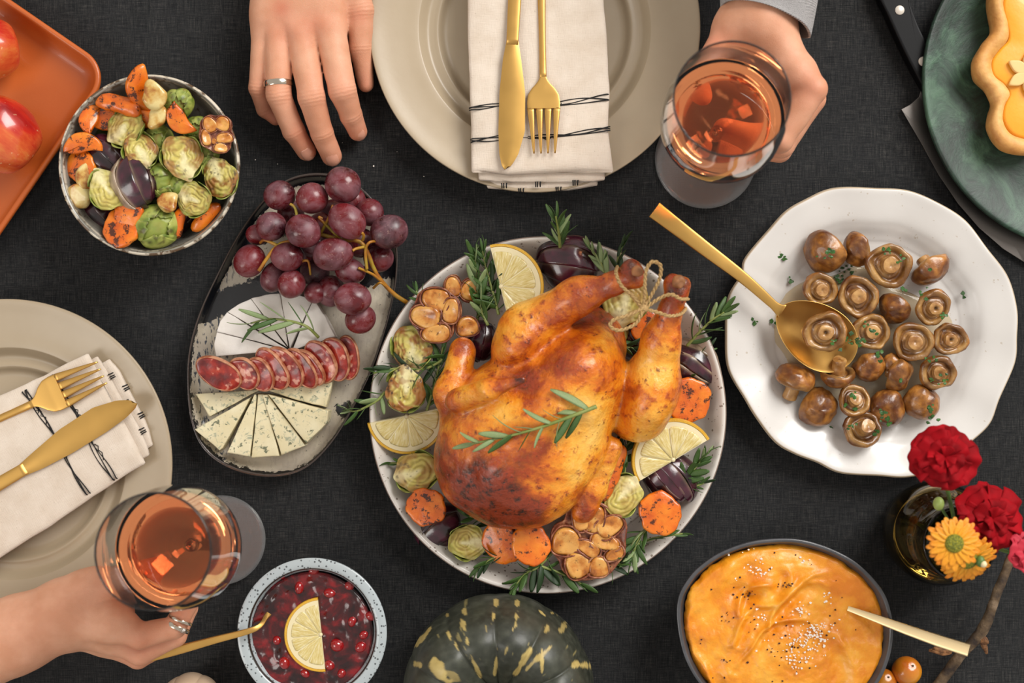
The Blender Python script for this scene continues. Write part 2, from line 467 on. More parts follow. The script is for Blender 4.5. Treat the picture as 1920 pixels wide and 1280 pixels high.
    g = G('grape_stem'); M['gstem'] = g.out(g.ramp(g.noise(60), [(.35, '#8c4c14'), (.5, '#a8741f'), (.65, '#9c8a2c')]), .45, g.bump(g.noise(300), .0005, .5))
    # cheeses and salami
    g = G('white_rind'); o = g.co()
    col = g.mix(g.ramp(g.noise(1, g.co((30, 30, 30)), 5), [(.35, 0), (.7, 1)]), '#e0dbd5', '#cfc7bd')
    M['brie'] = g.out(col, .7, g.bump(g.noise(200, o, 5), .0007, .45))
    M['brie_inside'] = G('brie_paste').out('#b58a58', .5)
    g = G('blue_cheese'); o = g.co()
    d2 = g.noise(120, o, 3)
    vein = g.noise(130, o, 5, .7, 1.5)
    col = g.mix(g.ramp(g.noise(60, o, 3), [(.3, 0), (.7, 1)]), '#d8cfae', '#cdc098')
    col = g.mix(g.ramp(vein, [(.55, 0), (.62, .7)]), col, '#7f8a78')
    col = g.mix(g.ramp(g.noise(210, o, 3), [(.62, 0), (.66, .85)]), col, '#4a5540')
    M['blue'] = g.out(col, .5, g.bump(vein, .0009, -.5), **sss(.1, (1, .8, .5), .002))
    g = G('salami_meat'); o = g.co()
    v = g.vor(150, g.n('VectorMath', {0: o, 1: g.n('VectorMath', {0: g.n('TexNoise', {'Vector': o, 'Scale': 120.}).outputs['Color'], 1: (.006, .006, .006)}, operation='MULTIPLY').outputs[0]}, operation='ADD').outputs[0])
    n = g.noise(110, o, 4)
    col = g.ramp(n, [(.35, '#5e0f0d'), (.5, '#8a1c14'), (.65, '#b03a24')])
    fat = g.math('SUBTRACT', n, g.math('MULTIPLY', v, .45))
    col = g.mix(g.ramp(fat, [(.35, 0), (.42, .8)]), col, '#d29a84')
    M['salami'] = g.out(col, .3, g.bump(fat, .0006, .4), Coat_Weight=.3)
    g = G('salami_casing'); M['casing'] = g.out(g.ramp(g.noise(150, None, 5), [(.4, '#8a4a2c'), (.6, '#b98261')]), .5, g.bump(g.noise(150), .0008, .5))
    # chicken
    g = G('roast_chicken_skin'); o = g.co(rand=False)
    burn = g.attr('tint', 0); pale = g.attr('tint', 1)
    n1 = g.noise(26, o, 5, .6, .4); n2 = g.noise(120, o, 5, .7); n3 = g.noise(330, o, 4, .6)
    f = g.math('ADD', g.math('SUBTRACT', n1, g.math('MULTIPLY', burn, .34)), g.math('MULTIPLY', pale, .1))
    col = g.ramp(f, [(.10, '#1e0a04'), (.22, '#5c2407'), (.33, '#a64b0b'), (.42, '#cf6a0e'), (.51, '#e28c1c'), (.62, '#eaa93c'), (.76, '#efbe62')])
    spot = g.math('ADD', n2, g.math('MULTIPLY', g.math('SUBTRACT', .5, f), .35))
    col = g.mix(g.ramp(spot, [(.53, 0), (.64, .75)]), col, '#9a3406')
    col = g.mix(g.ramp(g.math('ADD', n3, g.math('MULTIPLY', g.math('SUBTRACT', n2, .5), .8)), [(.66, 0), (.75, .75)]), col, '#4a1a06')
    b = g.bump(g.noise(60, o, 3), .003, .4); b = g.bump(n2, .0020, .6, b); b = g.bump(n3, .0008, .6, b)
    M['chicken'] = g.out(col, g.ramp(n2, [(.35, .24), (.65, .42)]), b, Coat_Weight=.45, Coat_Roughness=.18, **sss(.1, (1, .45, .15), .003))
    g = G('jute_twine'); M['twine'] = g.out(g.ramp(g.noise(900), [(.3, '#8f6e40'), (.7, '#c9a872')]), .85, g.bump(g.noise(900), .0008, .9))
    # sauces
    g = G('squash_puree'); o = g.co(rand=False); n = g.noise(150, o, 6, .65)
    col = g.ramp(g.noise(38, o, 5, .6), [(.35, '#d87c0e'), (.5, '#e8961c'), (.65, '#efab38')])
    M['puree'] = g.out(col, .36, g.bump(n, .0016, .6), Coat_Weight=.25, Coat_Roughness=.2, **sss(.2, (1, .5, .1), .004))
    g = G('cranberry_sauce'); o = g.co(rand=False)
    col = g.ramp(g.noise(50, o, 5, .6, .5), [(.38, '#1e0407'), (.5, '#42070c'), (.62, '#7c0b12')])
    M['sauce'] = g.out(col, .22, g.bump(g.noise(75, o, 3), .0018, .5), Coat_Weight=.35, Coat_Roughness=.08)
    M['berry'] = G('cranberry_skin').out('#8e0b10', .12, Coat_Weight=.8, Coat_Roughness=.05, **sss(.2, (1, .1, .1), .003))
    g = G('oil'); M['oil'] = g.out('#c9a53a', .06, None, Alpha=.30, Coat_Weight=.6, Coat_Roughness=.04)
    M['salt'] = G('salt_flakes').out('#f4ebe0', .35, None, Transmission_Weight=.1)
    M['pepper'] = G('ground_pepper').out('#3a1409', .7)
    M['parsley'] = leafm('chopped_parsley', '#1c3a12', '#3c6a26')
    # glass and wine
    g = G('clear_glass'); M['glass'] = g.out((1, 1, 1, 1), .0, None, Transmission_Weight=.99, IOR=1.45)
    M['glassfoot'] = G('sheen_painted_glass').out((1, 1, 1, 1), .02, None, Transmission_Weight=.93, IOR=1.45)  # white diffuse share imitates the bright room mirrored in the foot
    g = G('rose_wine'); M['wine'] = g.out(c('#ff9f66'), .0, None, Transmission_Weight=1.0, IOR=1.34)
    g = G('smoky_glass'); M['smoke'] = g.out(c('#cdb684'), .02, None, Transmission_Weight=1.0, IOR=1.45)
    g = G('vase_water'); M['water'] = g.out(c('#d8d8b8'), .0, None, Transmission_Weight=1.0, IOR=1.33)
    # fruit, flowers
    g = G('apple_skin'); o = g.co(rand=False)
    st = g.noise(1, g.co((60, 60, 12), False), 5, .7); bl = g.noise(14, o, 3)
    f = g.math('ADD', g.math('MULTIPLY', st, .35), g.math('MULTIPLY', bl, .65))
    col = g.ramp(f, [(.36, '#8f0f12'), (.47, '#bb2a1c'), (.55, '#cf5a2e'), (.66, '#d99a4a')])
    col = g.mix(g.ramp(g.noise(300, o, 2), [(.68, 0), (.74, .5)]), col, '#e0c090')
    M['apple'] = g.out(col, .22, None, Coat_Weight=.4, **sss(.05, (1, .3, .2), .003))
    g = G('orange_fruit_skin'); M['kumquat'] = g.out(g.mix(g.ramp(g.noise(40), [(.35, 0), (.65, 1)]), '#c4661a', '#cf8a1d'), .25, g.bump(g.noise(300), .0003, .4), Coat_Weight=.4)
    g = G('red_petal'); M['redpetal'] = g.out(g.mix(g.ramp(g.noise(60), [(.3, 0), (.7, 1)]), '#6e0008', '#a00413'), .75, g.bump(g.noise(1, g.co((300, 60, 60))), .0006, .3), Specular_IOR_Level=.15)
    g = G('pink_petal'); M['pinkpetal'] = g.out('#b52236', .7)
    g = G('yellow_petal'); f = g.attr('col')
    M['daisy'] = g.out(f, .55, g.bump(g.noise(1, g.co((600, 60, 60))), .0006, .4))
    g = G('daisy_disc'); M['disc'] = g.out(g.ramp(g.vor(900), [(.1, '#a9a020'), (.6, '#5f6410')]), .7, g.bump(g.vor(900), .001, .8))
    M['stemgreen'] = leafm('flower_stem', '#3c5a28', '#5d7a3a')
    M['bud'] = leafm('flower_bud', '#8aa050', '#a8b86c')
    g = G('bark'); M['bark'] = g.out(g.ramp(g.noise(90, None, 5), [(.35, '#2e2219'), (.55, '#5d4a34'), (.7, '#84705a')]), .75, g.bump(g.noise(250), .001, .7))
    g = G('dry_bud'); M['drybud'] = g.out(g.ramp(g.noise(220), [(.35, '#3f2413'), (.65, '#9a6b42')]), .8, g.bump(g.noise(300), .001, .8))
    g = G('pie_filling'); M['filling'] = g.out(g.mix(g.noise(30), '#e6951c', '#efaa34'), .35, g.bump(g.noise(250), .0004, .3), Coat_Weight=.2, **sss(.15, (1, .5, .1), .003))
    M['pastry'] = G('pale_pastry').out('#dcb777', .6)
    M['pumpkin_white'] = G('pale_pumpkin_skin').out('#cdb296', .45)
    # checked shirt
    g = G('black_white_check'); u = g.attr('uvw')
    ch = g.n('TexChecker', {'Vector': u, 'Scale': 1.0, 'Color1': c('#17171b'), 'Color2': c('#c9c6c4')}).outputs[0]
    M['check'] = g.out(g.mix(.15, ch, '#77757a'), .9, None, Sheen_Weight=.1)
build_materials()

# ================================================================ table
T = thing('dining_table', 'wooden dining table beneath the dark linen cloth', 'table', (0, 0, -0.752))
def boxm(x0, x1, y0, y1, z0, z1):
    V = [(x, y, z) for x in (x0, x1) for y in (y0, y1) for z in (z0, z1)]
    F = [(0, 1, 3, 2), (4, 6, 7, 5), (0, 4, 5, 1), (2, 3, 7, 6), (0, 2, 6, 4), (1, 5, 7, 3)]
    return V, F
obj('table_top', mesh('table_top', *boxm(-1.05, 1.05, -.6, .6, .715, .75), smooth=False), M['wood'], T)
for sx in (-1, 1):
    for sy in (-1, 1):
        obj('leg', mesh('leg', *boxm(sx * .95 - .04, sx * .95 + .04, sy * .5 - .04, sy * .5 + .04, 0, .715), smooth=False), M['wood'], T)
fl = obj('floor', mesh('floor', *boxm(-2.5, 2.5, -2.5, 2.5, -.80, -.752), smooth=False), M['wood']); fl['kind'] = 'structure'
nx, ny = 150, 100
gx = np.linspace(-1.08, 1.08, nx); gy = np.linspace(-.63, .63, ny)
GX, GY = np.meshgrid(gx, gy, indexing='ij')
pz = np.stack([GX.ravel(), GY.ravel(), GX.ravel() * 0], 1)
ZZ = (0.0006 * fbm(pz, 9, 3)).reshape(nx, ny) - .0006
GX2 = np.clip(GX, -1.055, 1.055); GY2 = np.clip(GY, -.605, .605)
drop = np.clip(np.maximum(np.abs(GX) - 1.055, 0) * 8 + np.maximum(np.abs(GY) - .605, 0) * 8, 0, 1)
V = np.stack([GX2, GY2, ZZ - drop * .2], -1).reshape(-1, 3)
F = [(i * ny + j, (i + 1) * ny + j, (i + 1) * ny + j + 1, i * ny + j + 1) for i in range(nx - 1) for j in range(ny - 1)]
tc = obj('tablecloth', mesh('tablecloth', V, F), M['linen'])
tag(tc, 'dark charcoal linen tablecloth under the whole meal', 'tablecloth')

# ================================================================ dishes
def dish(name, label, cat, R, prof, m, loc, n=46, edge=None, wob=None, group=None, raw=False):
    pr = prof if raw else spline(prof, n)
    V, F = revolve(R, pr, wob=wob)
    me = mesh(name, V, F)
    if edge is not None:
        N = len(R); fz = np.concatenate([np.repeat([edge(f, z) for f, z in pr], N), [edge(*pr[0]), edge(*pr[-1])]])
        V = np.array(V)
        paint(me, 'edge', np.stack([fz, fz * 0, fz * 0], 1))
    o = obj(name, me, m, loc=loc)
    return tag(o, label, cat, group)
beige_prof = [(0, .005), (.45, .005), (.545, .0052), (.585, .009), (.60, .0098), (.625, .0092), (.66, .0098), (.70, .0155), (.72, .0168), (.80, .018), (.9, .0205), (.985, .0235), (1, .0228), (.99, .0205), (.9, .016), (.72, .0105), (.62, .003), (.58, 0.0006), (.5, .0026), (0, .0026)]
def beige_plate(label, cx, cy):
    p = P(cx, cy, .02); p.z = 0
    return dish('dinner_plate', label, 'plate', circ(S(310, .023), 160), beige_prof, M['beige'], p, 90)
plate_top = beige_plate('beige plate at the top centre between the two hands', 1003, 52)
plate_left = beige_plate('beige plate at the left edge under the slanted napkin', 15, 870)

# napkins: local frame, +y runs from the visible folded end towards the far end, z up
def napkin(label, loc, rz, w, L, seed, taper=0.0, zz=.0):
    t = thing('napkin', label, 'napkin', loc, (0, 0, rz))
    def top(x, y): 
        q = np.stack([np.atleast_1d(x) * 1.0, np.atleast_1d(y) * 1.0, np.zeros(np.size(x)) + seed], 1)
        return .0145 + .0012 * fbm(q, 22, seed) + .0004 * vnoise(q, 90, seed)
    def fold(name, w0, w1, y0, z0, z1, sd, bow):
        # a rounded folded layer; long sides rounded, near end rounded & bowed
        nu, nv = 70, 26; rings = []
        A = np.arange(nv) * 2 * PI / nv
        for i in range(nu):
            y = y0 + (L - y0) * (i / (nu - 1)) ** 1.25
            wl = w0 + (w1 - w0) * (y / L)
            e = min(1, (max(0, y - y0) / .0045)) ; e = math.sqrt(max(0, 1 - (1 - e) ** 2)) * .9 + .1
            zc, hz = (z0 + z1) / 2, (z1 - z0) / 2
            cx = np.sign(np.cos(A)) * np.abs(np.cos(A)) ** .35; sx = np.sign(np.sin(A)) * np.abs(np.sin(A)) ** .6
            X = wl / 2 * cx * (1 if e > .5 else .985)
            Y = y + bow * (1 - (2 * X / wl) ** 2) * -1 + .0018 * fbm(np.stack([X * 1.0, X * 0 + y * .2, X * 0 + sd], 1), 40, sd) - .0016 * (X / w * 2)
            Z = zc + hz * e * sx
            q = np.stack([X, np.full(nv, y), np.zeros(nv) + seed], 1)
            if name == 'top_fold':
                Z = np.where(sx > 0, Z + (top(X, np.full(nv, y)) - .0145) * np.clip(sx, 0, 1), Z)
            X = X + .0012 * fbm(np.stack([X * 0 + (X > 0) * 5., np.full(nv, y), X * 0 + sd], 1), 30, sd)
            rings.append(np.stack([X, Y, Z], 1))
        return obj(name, mesh(name, *loft(rings)), M['cotton'], t)
    fold('lower_fold', w * .80, w * .84, -.0068, .000, .0042, seed + 1, .003)
    fold('middle_fold', w * .90, w * .93, -.0022, .0045, .0082, seed + 2, .0015)
    fold('top_fold', w, w * (1 + taper), .003, .0072, .0145, seed, .0)
    for fz, yy, nm in ((.0042, -.0088, 0), (.0078, -.0046, 1)):
        rr = random.Random(seed + nm)
        for k in range(2 + nm):      # ends of the stitched lines on the folded edge
            x = (-.26 + .25 * k + .12 * (1 - nm) + rr.uniform(-.03, .03)) * w
            for d in (-.0012, .0002, .0022):
                obj('stitched_line', mesh('stitch', *tube([(x + d, yy - .0022, fz - .0016), (x + d, yy - .0002, fz + .0002), (x + d * 1.15, yy + .0016, fz + .0003)], .00050, 6)), M['thread'], t)
    rnd = random.Random(seed)
    for li, (yb, slope) in enumerate(((.030, .10), (.054, .09))):
        for k in range(3):
            x = np.linspace(-w * .5, w * .5, 60)
            y = yb + slope * (x - 0) * (x > -.01) + .0018 * np.sin(x * 90 + k * 2 + li) * (k != 0) + rnd.uniform(-.0012, .0012) + .0016 * (k - 1) * np.sin(x * 40 + k)
            z = top(x, y) + .0001
            edgef = np.clip((np.abs(x) - w * .485) / (w * .015), 0, 1); z = z - edgef * .0025; x = np.clip(x, -w * .497, w * .497)
            obj('stitched_line', mesh('stitch', *tube(np.stack([x, y, z], 1), [.0005, .0003, .0005, .0004, .0005], 6)), M['thread'], t)
        for k in range(3):      # loose zigzags
            x0 = rnd.uniform(-.45, .3) * w; n = 6; x = x0 + np.linspace(0, .014, n)
            y = yb + slope * x * (x > -.01) - .0035 * np.array([0, .5, .9, .2, .8, .0]) * rnd.choice([1, .6])
            obj('stitched_line', mesh('stitch', *tube(np.stack([x, y, top(x, y) + .0001], 1), .00032, 5)), M['thread'], t)
    return t, top
pn = P(1016, 332, .03); pn.z = .0195
nap1, top1 = napkin('cotton napkin with black stitching, lying straight on the top plate', pn, math.radians(2.2), S(263, .03), .26, 3, -.03)
pn = P(226, 762, .03); pn.z = .0195
rz2 = math.atan2(-.49, -.87) - PI / 2
nap2, top2 = napkin('cotton napkin with black stitching, lying aslant on the left plate', pn, rz2, S(232, .03), .26, 11, .35)
ZC = .0375     # cutlery height on the napkins

# ================================================================ cutlery, in metres along +y (tip towards -y at 0)
def knife(label, a, b, z, s=1.0):
    A = P(*a, z); B = P(*b, z); L = (B - A).length; u = (B - A).normalized()
    t = thing('table_knife', label, 'knife', A, (0, 0, math.atan2(u.y, u.x) - PI / 2))
    n = 40; ys = np.linspace(0, L * .52, n)
    f = ys / (L * .52)
    # one edge straight (spine), the other bellied towards the tip
    left = np.interp(f, [0, .03, .12, .3, .6, .85, 1], [.001, .003, .0052, .0068, .0074, .0062, .0042])
    right = np.interp(f, [0, .03, .12, .3, .6, .85, 1], [-.001, .004, .0085, .0125, .0112, .007, .0042])
    rings = [np.array([(-l, y, .0), (-l * .5, y, .0009), (r * .5, y, .0009), (r, y, .0), (r * .5, y, -.0007), (-l * .5, y, -.0007)]) for l, r, y in zip(left * s, right * s, ys)]
    obj('blade', mesh('blade', *loft(rings), sharp=40), M['gold'], t)
    obj('handle', mesh('handle', *bar([(0.0, y, 0.0001) for y in np.linspace(L * .50, L, 24)], [.0043 * s, .0048 * s, .0055 * s, .006 * s], [.0009, .0014, .0020, .0022], 20, 2.4)), M['gold'], t)
    return t
def fork(label, a, b, z, hw=.0118):
    A = P(*a, z); B = P(*b, z); L = (B - A).length; u = (B - A).normalized()
    t = thing('table_fork', label, 'fork', A, (0, 0, math.atan2(u.y, u.x) - PI / 2))
    tl = .034; hl = .024
    # shoulder plate with rounded neck
    ys = np.linspace(tl, tl + hl, 18); f = (ys - tl) / hl
    w = np.interp(f, [0, .2, .45, .65, .8, .92, 1], [hw, hw * 1.02, hw * .95, hw * .7, hw * .42, hw * .26, hw * .21])
    zz = lambda y: .0035 * np.cos(np.clip((y - .02) / .045, -1, 1) * PI / 2) - .0035
    obj('head', mesh('head', *bar([(0, y, zz(y) - .0) for y in ys], w, [.0010, .0010, .0013, .0016], 28, 8), sharp=50), M['gold'], t)
    for k in range(4):
        x0 = (k - 1.5) * hw * .535
        yy = np.linspace(0, tl + .0005, 14)
        ww = np.interp(yy, [0, .004, tl], [.0006, .0010, .00265 * hw / .0118])
        obj('tine', mesh('tine', *bar([(x0 * (.80 + .2 * y / tl), y, zz(y) - .0005 * (1 - y / tl)) for y in yy], ww, [.0007, .0010], 12, 3)), M['gold'], t)
    ys = np.linspace(tl + hl - .002, L, 24)
    obj('handle', mesh('handle', *bar([(0, y, zz(y)) for y in ys], [hw * .22, hw * .2, .0028, .0034, .004, .0046], [.0015, .0022, .002], 16)), M['gold'], t)
    return t
knife('gold table knife standing straight on the top napkin', (948, 318), (973, -150), ZC, 1.05)
fork('gold fork beside the knife on the top napkin', (1021, 287), (1013, -160), ZC + .001, .0124)
fork('gold fork lying aslant above the knife on the left napkin', (191, 698), (-190, 868), ZC + .001, .0135)
knife('gold table knife lying aslant across the left napkin', (256, 755), (-160, 1000), ZC, -1.0 if False else 1.1)

# ================================================================ platter with dark rim (cheese, salami, grapes)
plat_pts = [(600, 325), (660, 340), (710, 388), (742, 450), (744, 520), (728, 600), (703, 680), (668, 755), (622, 830), (568, 880), (503, 893), (432, 877), (382, 840), (358, 785), (352, 715), (357, 650), (376, 583), (408, 515), (447, 440), (492, 378), (540, 337)]
PC = (545, 610)
Rp = outline(plat_pts, *PC, 200, .015)
pc = P(*PC, .015); pc.z = 0
plat_prof = [(0, .006), (.7, .006), (.88, .0068), (.945, .0095), (.98, .0160), (.996, .0168), (1, .016), (.98, .012), (.9, .004), (.84, 0.0006), (.5, .001), (0, .001)]
pr = spline(plat_prof, 60)
V, F = revolve(Rp, pr, wob=lambda A, f: .0006 * np.sin(A * 7 + f * 3) * f)
me = mesh('serving_platter', V, F); V = np.array(V)
fv = np.concatenate([np.repeat(pr[:, 0], 200), [0, 0]]); zi = np.concatenate([np.repeat(np.arange(60), 200), [0, 59]])
edge = np.clip((fv - .972) / .02, 0, 1)
px = PC[0] + V[:, 0] / S(1, .01); py = PC[1] - V[:, 1] / S(1, .01)
ax = (px - 545) * .35 + (py - 610) * .94   # along the length, slightly slanted
dark = np.zeros(len(V))
def band(lo, hi, s=6): return 1 / (1 + np.exp(-(ax - lo) / s)) * 1 / (1 + np.exp((ax - hi) / s))
dark += band(-110, -62) * (px < 560 + 40)
dark += band(-205, -160) * .75 * (px < 560)
dark += band(-60, -20) * (px > 660)
dark = np.maximum(dark, np.clip((fv - .945 + .035 * (py < 560)) / .04, 0, 1) * .8)
dark = np.maximum(dark, np.exp(-((px - 645) ** 2 + (py - 770) ** 2) / 700.0) * .75)
paint(me, 'edge', np.stack([edge, dark, np.clip((455 - px) / 40, 0, 1) * .95 + .12], 1))
tag(obj('serving_platter', me, M['platter'], loc=pc), 'long oval stoneware platter with dark rim under grapes, salami and cheese', 'platter')

# ================================================================ round plate of the chicken
pc = P(1026, 777, .028); pc.z = 0
ch_prof = [(0, .006), (.7, .006), (.8, .0075), (.88, .014), (.94, .024), (.975, .029), (.995, .0292), (1, .0275), (.99, .0235), (.93, .014), (.84, .004), (.78, 0), (.4, .001), (0, .001)]
Rch = outline([(1026 + 335 * (1 + .004 * math.sin(3 * a + 1)) * math.cos(a), 777 - 335 * (1 + .004 * math.sin(3 * a + 1)) * math.sin(a)) for a in np.linspace(0, 2 * PI, 24, endpoint=False)], 1026, 777, 180, .028)
dish('serving_plate', 'large round speckled white plate under the roast chicken', 'plate', Rch, ch_prof, M['stone_white'], pc, 80,
     edge=lambda f, z: .8 if (f > .992 and z > .022) else 0.0)

# ================================================================ scalloped plate of mushrooms
mp = [(1585, 351), (1640, 353), (1703, 357), (1760, 381), (1812, 414), (1852, 467), (1891, 519), (1907, 576), (1907, 630), (1904, 680), (1874, 747), (1856, 795), (1817, 832), (1760, 878), (1703, 894), (1646, 891), (1576, 886), (1532, 866), (1490, 850), (1454, 828), (1418, 782), (1397, 747), (1366, 690), (1361, 624), (1366, 559), (1390, 515), (1397, 485), (1441, 432), (1475, 395), (1515, 372), (1550, 356)]
Rm = outline(mp, 1634, 622, 220, .022)
pc = P(1634, 622, .022); pc.z = 0
mu_prof = [(0, .007), (.55, .007), (.66, .0085), (.74, .013), (.8, .0165), (.92, .0205), (.985, .0225), (1, .021), (.985, .0185), (.8, .012), (.68, .005), (.6, .0005), (.3, .0015), (0, .0015)]
dish('scalloped_plate', 'white plate with wavy edge full of roasted mushrooms', 'plate', Rm, mu_prof, M['white'], pc, 80,
     edge=lambda f, z: 1.0 if (f > .992 and z > .0195) else 0.0, wob=lambda A, f: .0012 * np.sin(A * 12 + 1) * np.clip(f - .7, 0, 1) * 2)

# ================================================================ vegetable bowl
pc = P(283, 311, .05); pc.z = 0
RB = S(170, .056)
bowl_prof = [(0, .006), (.3, .0065), (.55, .012), (.75, .026), (.88, .042), (.945, .054), (.965, .0562), (.985, .0565), (1, .055), (.99, .051), (.93, .040), (.8, .022), (.6, .007), (.45, .003), (.42, 0), (.36, 0), (.34, .002), (0, .002)]
dish('vegetable_bowl', 'grey glazed round bowl full of roasted vegetables', 'bowl', circ(RB, 140), bowl_prof, M['greybowl'], pc, 90,
     edge=lambda f, z: (1.0 if (f > .975 and z > .052) else (.75 if .935 < f < .952 and z > .04 else 0.0)))

# ================================================================ square terracotta tray
d1 = Vector((-.824, .566, 0)); d2 = Vector((-.589, -.808, 0)); d2 = Vector((-.566, -.824, 0))
corner = P(211, 131, .022)
hw, hh = .115, .105
tc_ = corner + d1 * hw + d2 * hh
def rrect(w, h, r, n=12):
    pts = []
    for cx, cy, a0 in ((w - r, h - r, 0), (-w + r, h - r, PI / 2), (-w + r, -h + r, PI), (w - r, -h + r, 1.5 * PI)):
        for k in range(n + 1):
            a = a0 + k / n * PI / 2
            pts.append((cx + r * math.cos(a), cy + r * math.sin(a)))
    return np.array(pts)
rings = []
for d, z in [(.06, .006), (.03, .006), (.017, .0062), (.012, .0075), (.0075, .0125), (.005, .019), (.0043, .0222), (.0025, .0232), (.0008, .0228), (0, .0215), (.0006, .018), (.004, .010), (.009, .002), (.014, 0), (.05, 0)]:
    q = rrect(hw - d, hh - d, max(.004, .024 - d)); rings.append(np.concatenate([q, np.full((len(q), 1), z)], 1))
tr = obj('serving_tray', mesh('serving_tray', *loft(rings)), M['tray'], loc=(tc_.x, tc_.y, 0), rot=(0, 0, math.atan2(-d1.y, -d1.x)))
tag(tr, 'square terracotta coloured tray holding two apples', 'tray')

# ================================================================ green plate
pc = P(2050, 150, .02); pc.z = .0042
gp = [(0, .008), (.5, .008), (.72, .0085), (.86, .0115), (.97, .0155), (.995, .0152), (1, .0125), (.98, .008), (.9, .004), (.7, 0), (0, 0)]
dish('cake_plate', 'dark green glazed plate carrying the orange pie', 'plate', circ(S(320, .02), 150), gp, M['green'], pc, 60, wob=lambda A, f: .0008 * np.sin(A * 3 + f * 4) * f)

# ================================================================ puree bowl
pb = [(1269, 1150), (1272, 1120), (1283, 1096), (1306, 1067), (1348, 1037), (1401, 1017), (1450, 1010), (1498, 1011), (1547, 1024), (1595, 1047), (1629, 1075), (1657, 1110), (1670, 1145), (1675, 1185), (1668, 1232), (1648, 1278), (1612, 1322), (1555, 1352), (1480, 1364), (1405, 1352), (1348, 1320), (1309, 1278), (1285, 1235), (1273, 1190)]
BC = (1472, 1200)
Rb = outline(pb, *BC, 160, .05)
pc = P(*BC, .05); pc.z = 0
dish('puree_bowl', 'charcoal grey irregular bowl filled with orange puree', 'bowl', Rb,
     [(0, .006), (.6, .008), (.8, .02), (.9, .036), (.955, .048), (.97, .0502), (.99, .0504), (1, .049), (.985, .042), (.9, .022), (.75, .006), (.62, 0), (0, 0)], M['charcoal'], pc, 70)

# ================================================================ sauce bowl
pc = P(585, 1186, .045); pc.z = 0
dish('sauce_bowl', 'small blue-white speckled bowl of dark red cranberry sauce', 'bowl', circ(S(140, .045), 128),
     [(0, .006), (.4, .007), (.65, .014), (.78, .030), (.83, .0405), (.875, .0452), (.985, .0455), (1, .043), (.96, .034), (.8, .014), (.55, .003), (.5, 0), (.4, 0), (0, .002)], M['greyspeck'], pc, 80,
     edge=lambda f, z: 1.0 if (.845 < f < .862 and z > .035) else 0.0)

# ================================================================ food builders
def half_sprout_mesh(seed, brown=.5, elong=1.15, green=.5):
    """unit-size Brussels sprout half, flat cut face up (+z), stalk towards -y"""
    rnd = random.Random(seed); nr, na = 30, 72; A = np.arange(na) * 2 * PI / na
    base = 1 + .06 * np.sin(3 * A + rnd.random() * 6) + .035 * np.sin(5 * A + rnd.random() * 6) + .02 * np.sin(9 * A + rnd.random() * 6)
    X0 = np.cos(A) * base; Y0 = np.sin(A) * base * elong
    stalk = np.exp(-((np.arctan2(np.cos(A), -np.sin(A))) / .34) ** 2)
    Y0 = Y0 - stalk * .20; X0 = X0 * (1 - .30 * stalk)
    rings = []
    for k in range(1, nr + 1):
        f = k / nr; rings.append(np.stack([X0 * f, Y0 * f, np.full(na, .0)], 1))
    for k in range(1, 9):
        a = k / 9 * PI / 2; rings.append(np.stack([X0 * math.cos(a) * 1.02, Y0 * math.cos(a) * 1.02, np.full(na, -.78 * math.sin(a))], 1))
    V, F = loft(rings); V = np.array(V); face = np.zeros(len(V), bool); face[:nr * na] = True; face[-2] = True
    r = np.hypot(V[:, 0], V[:, 1] / elong)
    w = vec3(V, 2.2, seed) * .16
    x = V[:, 0] + w[:, 0]; y = V[:, 1] + w[:, 1]
    # folded leaf lines: nested arcs that open at the stalk
    rho = np.sqrt((x * 1.0) ** 2 + ((y - .12) * .82) ** 2)
    th = np.arctan2(np.abs(x), -(y - .12))
    ph = rho * 26 + 1.1 * np.sin(th * 2 + seed) + 3.2 * vnoise(V, 3.2, seed + 3)
    line = np.clip(np.sin(ph) * .5 + .5, 0, 1) ** 2
    core = np.clip(1.3 - np.abs(x) / (.13 + .22 * np.clip(-(y - .25), 0, 1.4)), 0, 1) * np.clip((.42 - y) * 4, 0, 1)
    ribs = np.clip(np.sin(th * 9 + 3 * rho) * 1.6 - .9, 0, 1) * np.clip((rho - .15) * 3, 0, 1) * np.clip((1.9 - th), 0, 1)
    core = np.clip(core + ribs * .55, 0, 1)
    cr = np.array(c('#e6dba4')[:3]); ly = np.array(c('#cfbf62')[:3]); dk = np.array(c('#8f7a26')[:3]); gr = np.array(c('#7f8f30')[:3]); br = np.array(c('#93500f')[:3]); bk = np.array(c('#2d1606')[:3])
    def mx(a, b, t): t = t[:, None]; return a * (1 - t) + b * t
    one = np.ones((len(V), 3))
    col = mx(one * ly, one * dk, line * .62)
    col = mx(col, one * gr, np.clip((r - .68) * 3, 0, 1) * green)
    col = mx(col, one * cr, core)
    nb = fbm(V, 2.3, seed + 21); ch = np.clip((nb + .12 + (r - .55) * .9) * 1.8, 0, 1) * brown
    col = mx(col, one * br, np.clip(ch * 1.1, 0, .9) * (1 - core * .5))
    col = mx(col, one * bk, np.clip((fbm(V, 6, seed + 5) - .45 + (r - .8) * .6) * 3, 0, 1) * brown)
    out = mx(one * gr, one * np.array(c('#8f9a3c')[:3]), np.clip(fbm(V, 3, seed) + .4, 0, 1))
    out = mx(out, one * br, np.clip(fbm(V, 2, seed + 9) * 1.5, 0, 1) * brown)
    col = np.where(face[:, None], col, out)
    V[:, 2] += np.where(face, -.05 * line * (1 - core) - .22 * np.clip(r - .6, 0, 1) ** 1.3 + .05 * fbm(V, 3, seed), .03 * vnoise(V, 5, seed))
    me = mesh('sprout_half', V, F); paint(me, 'col', col)
    return me, elong
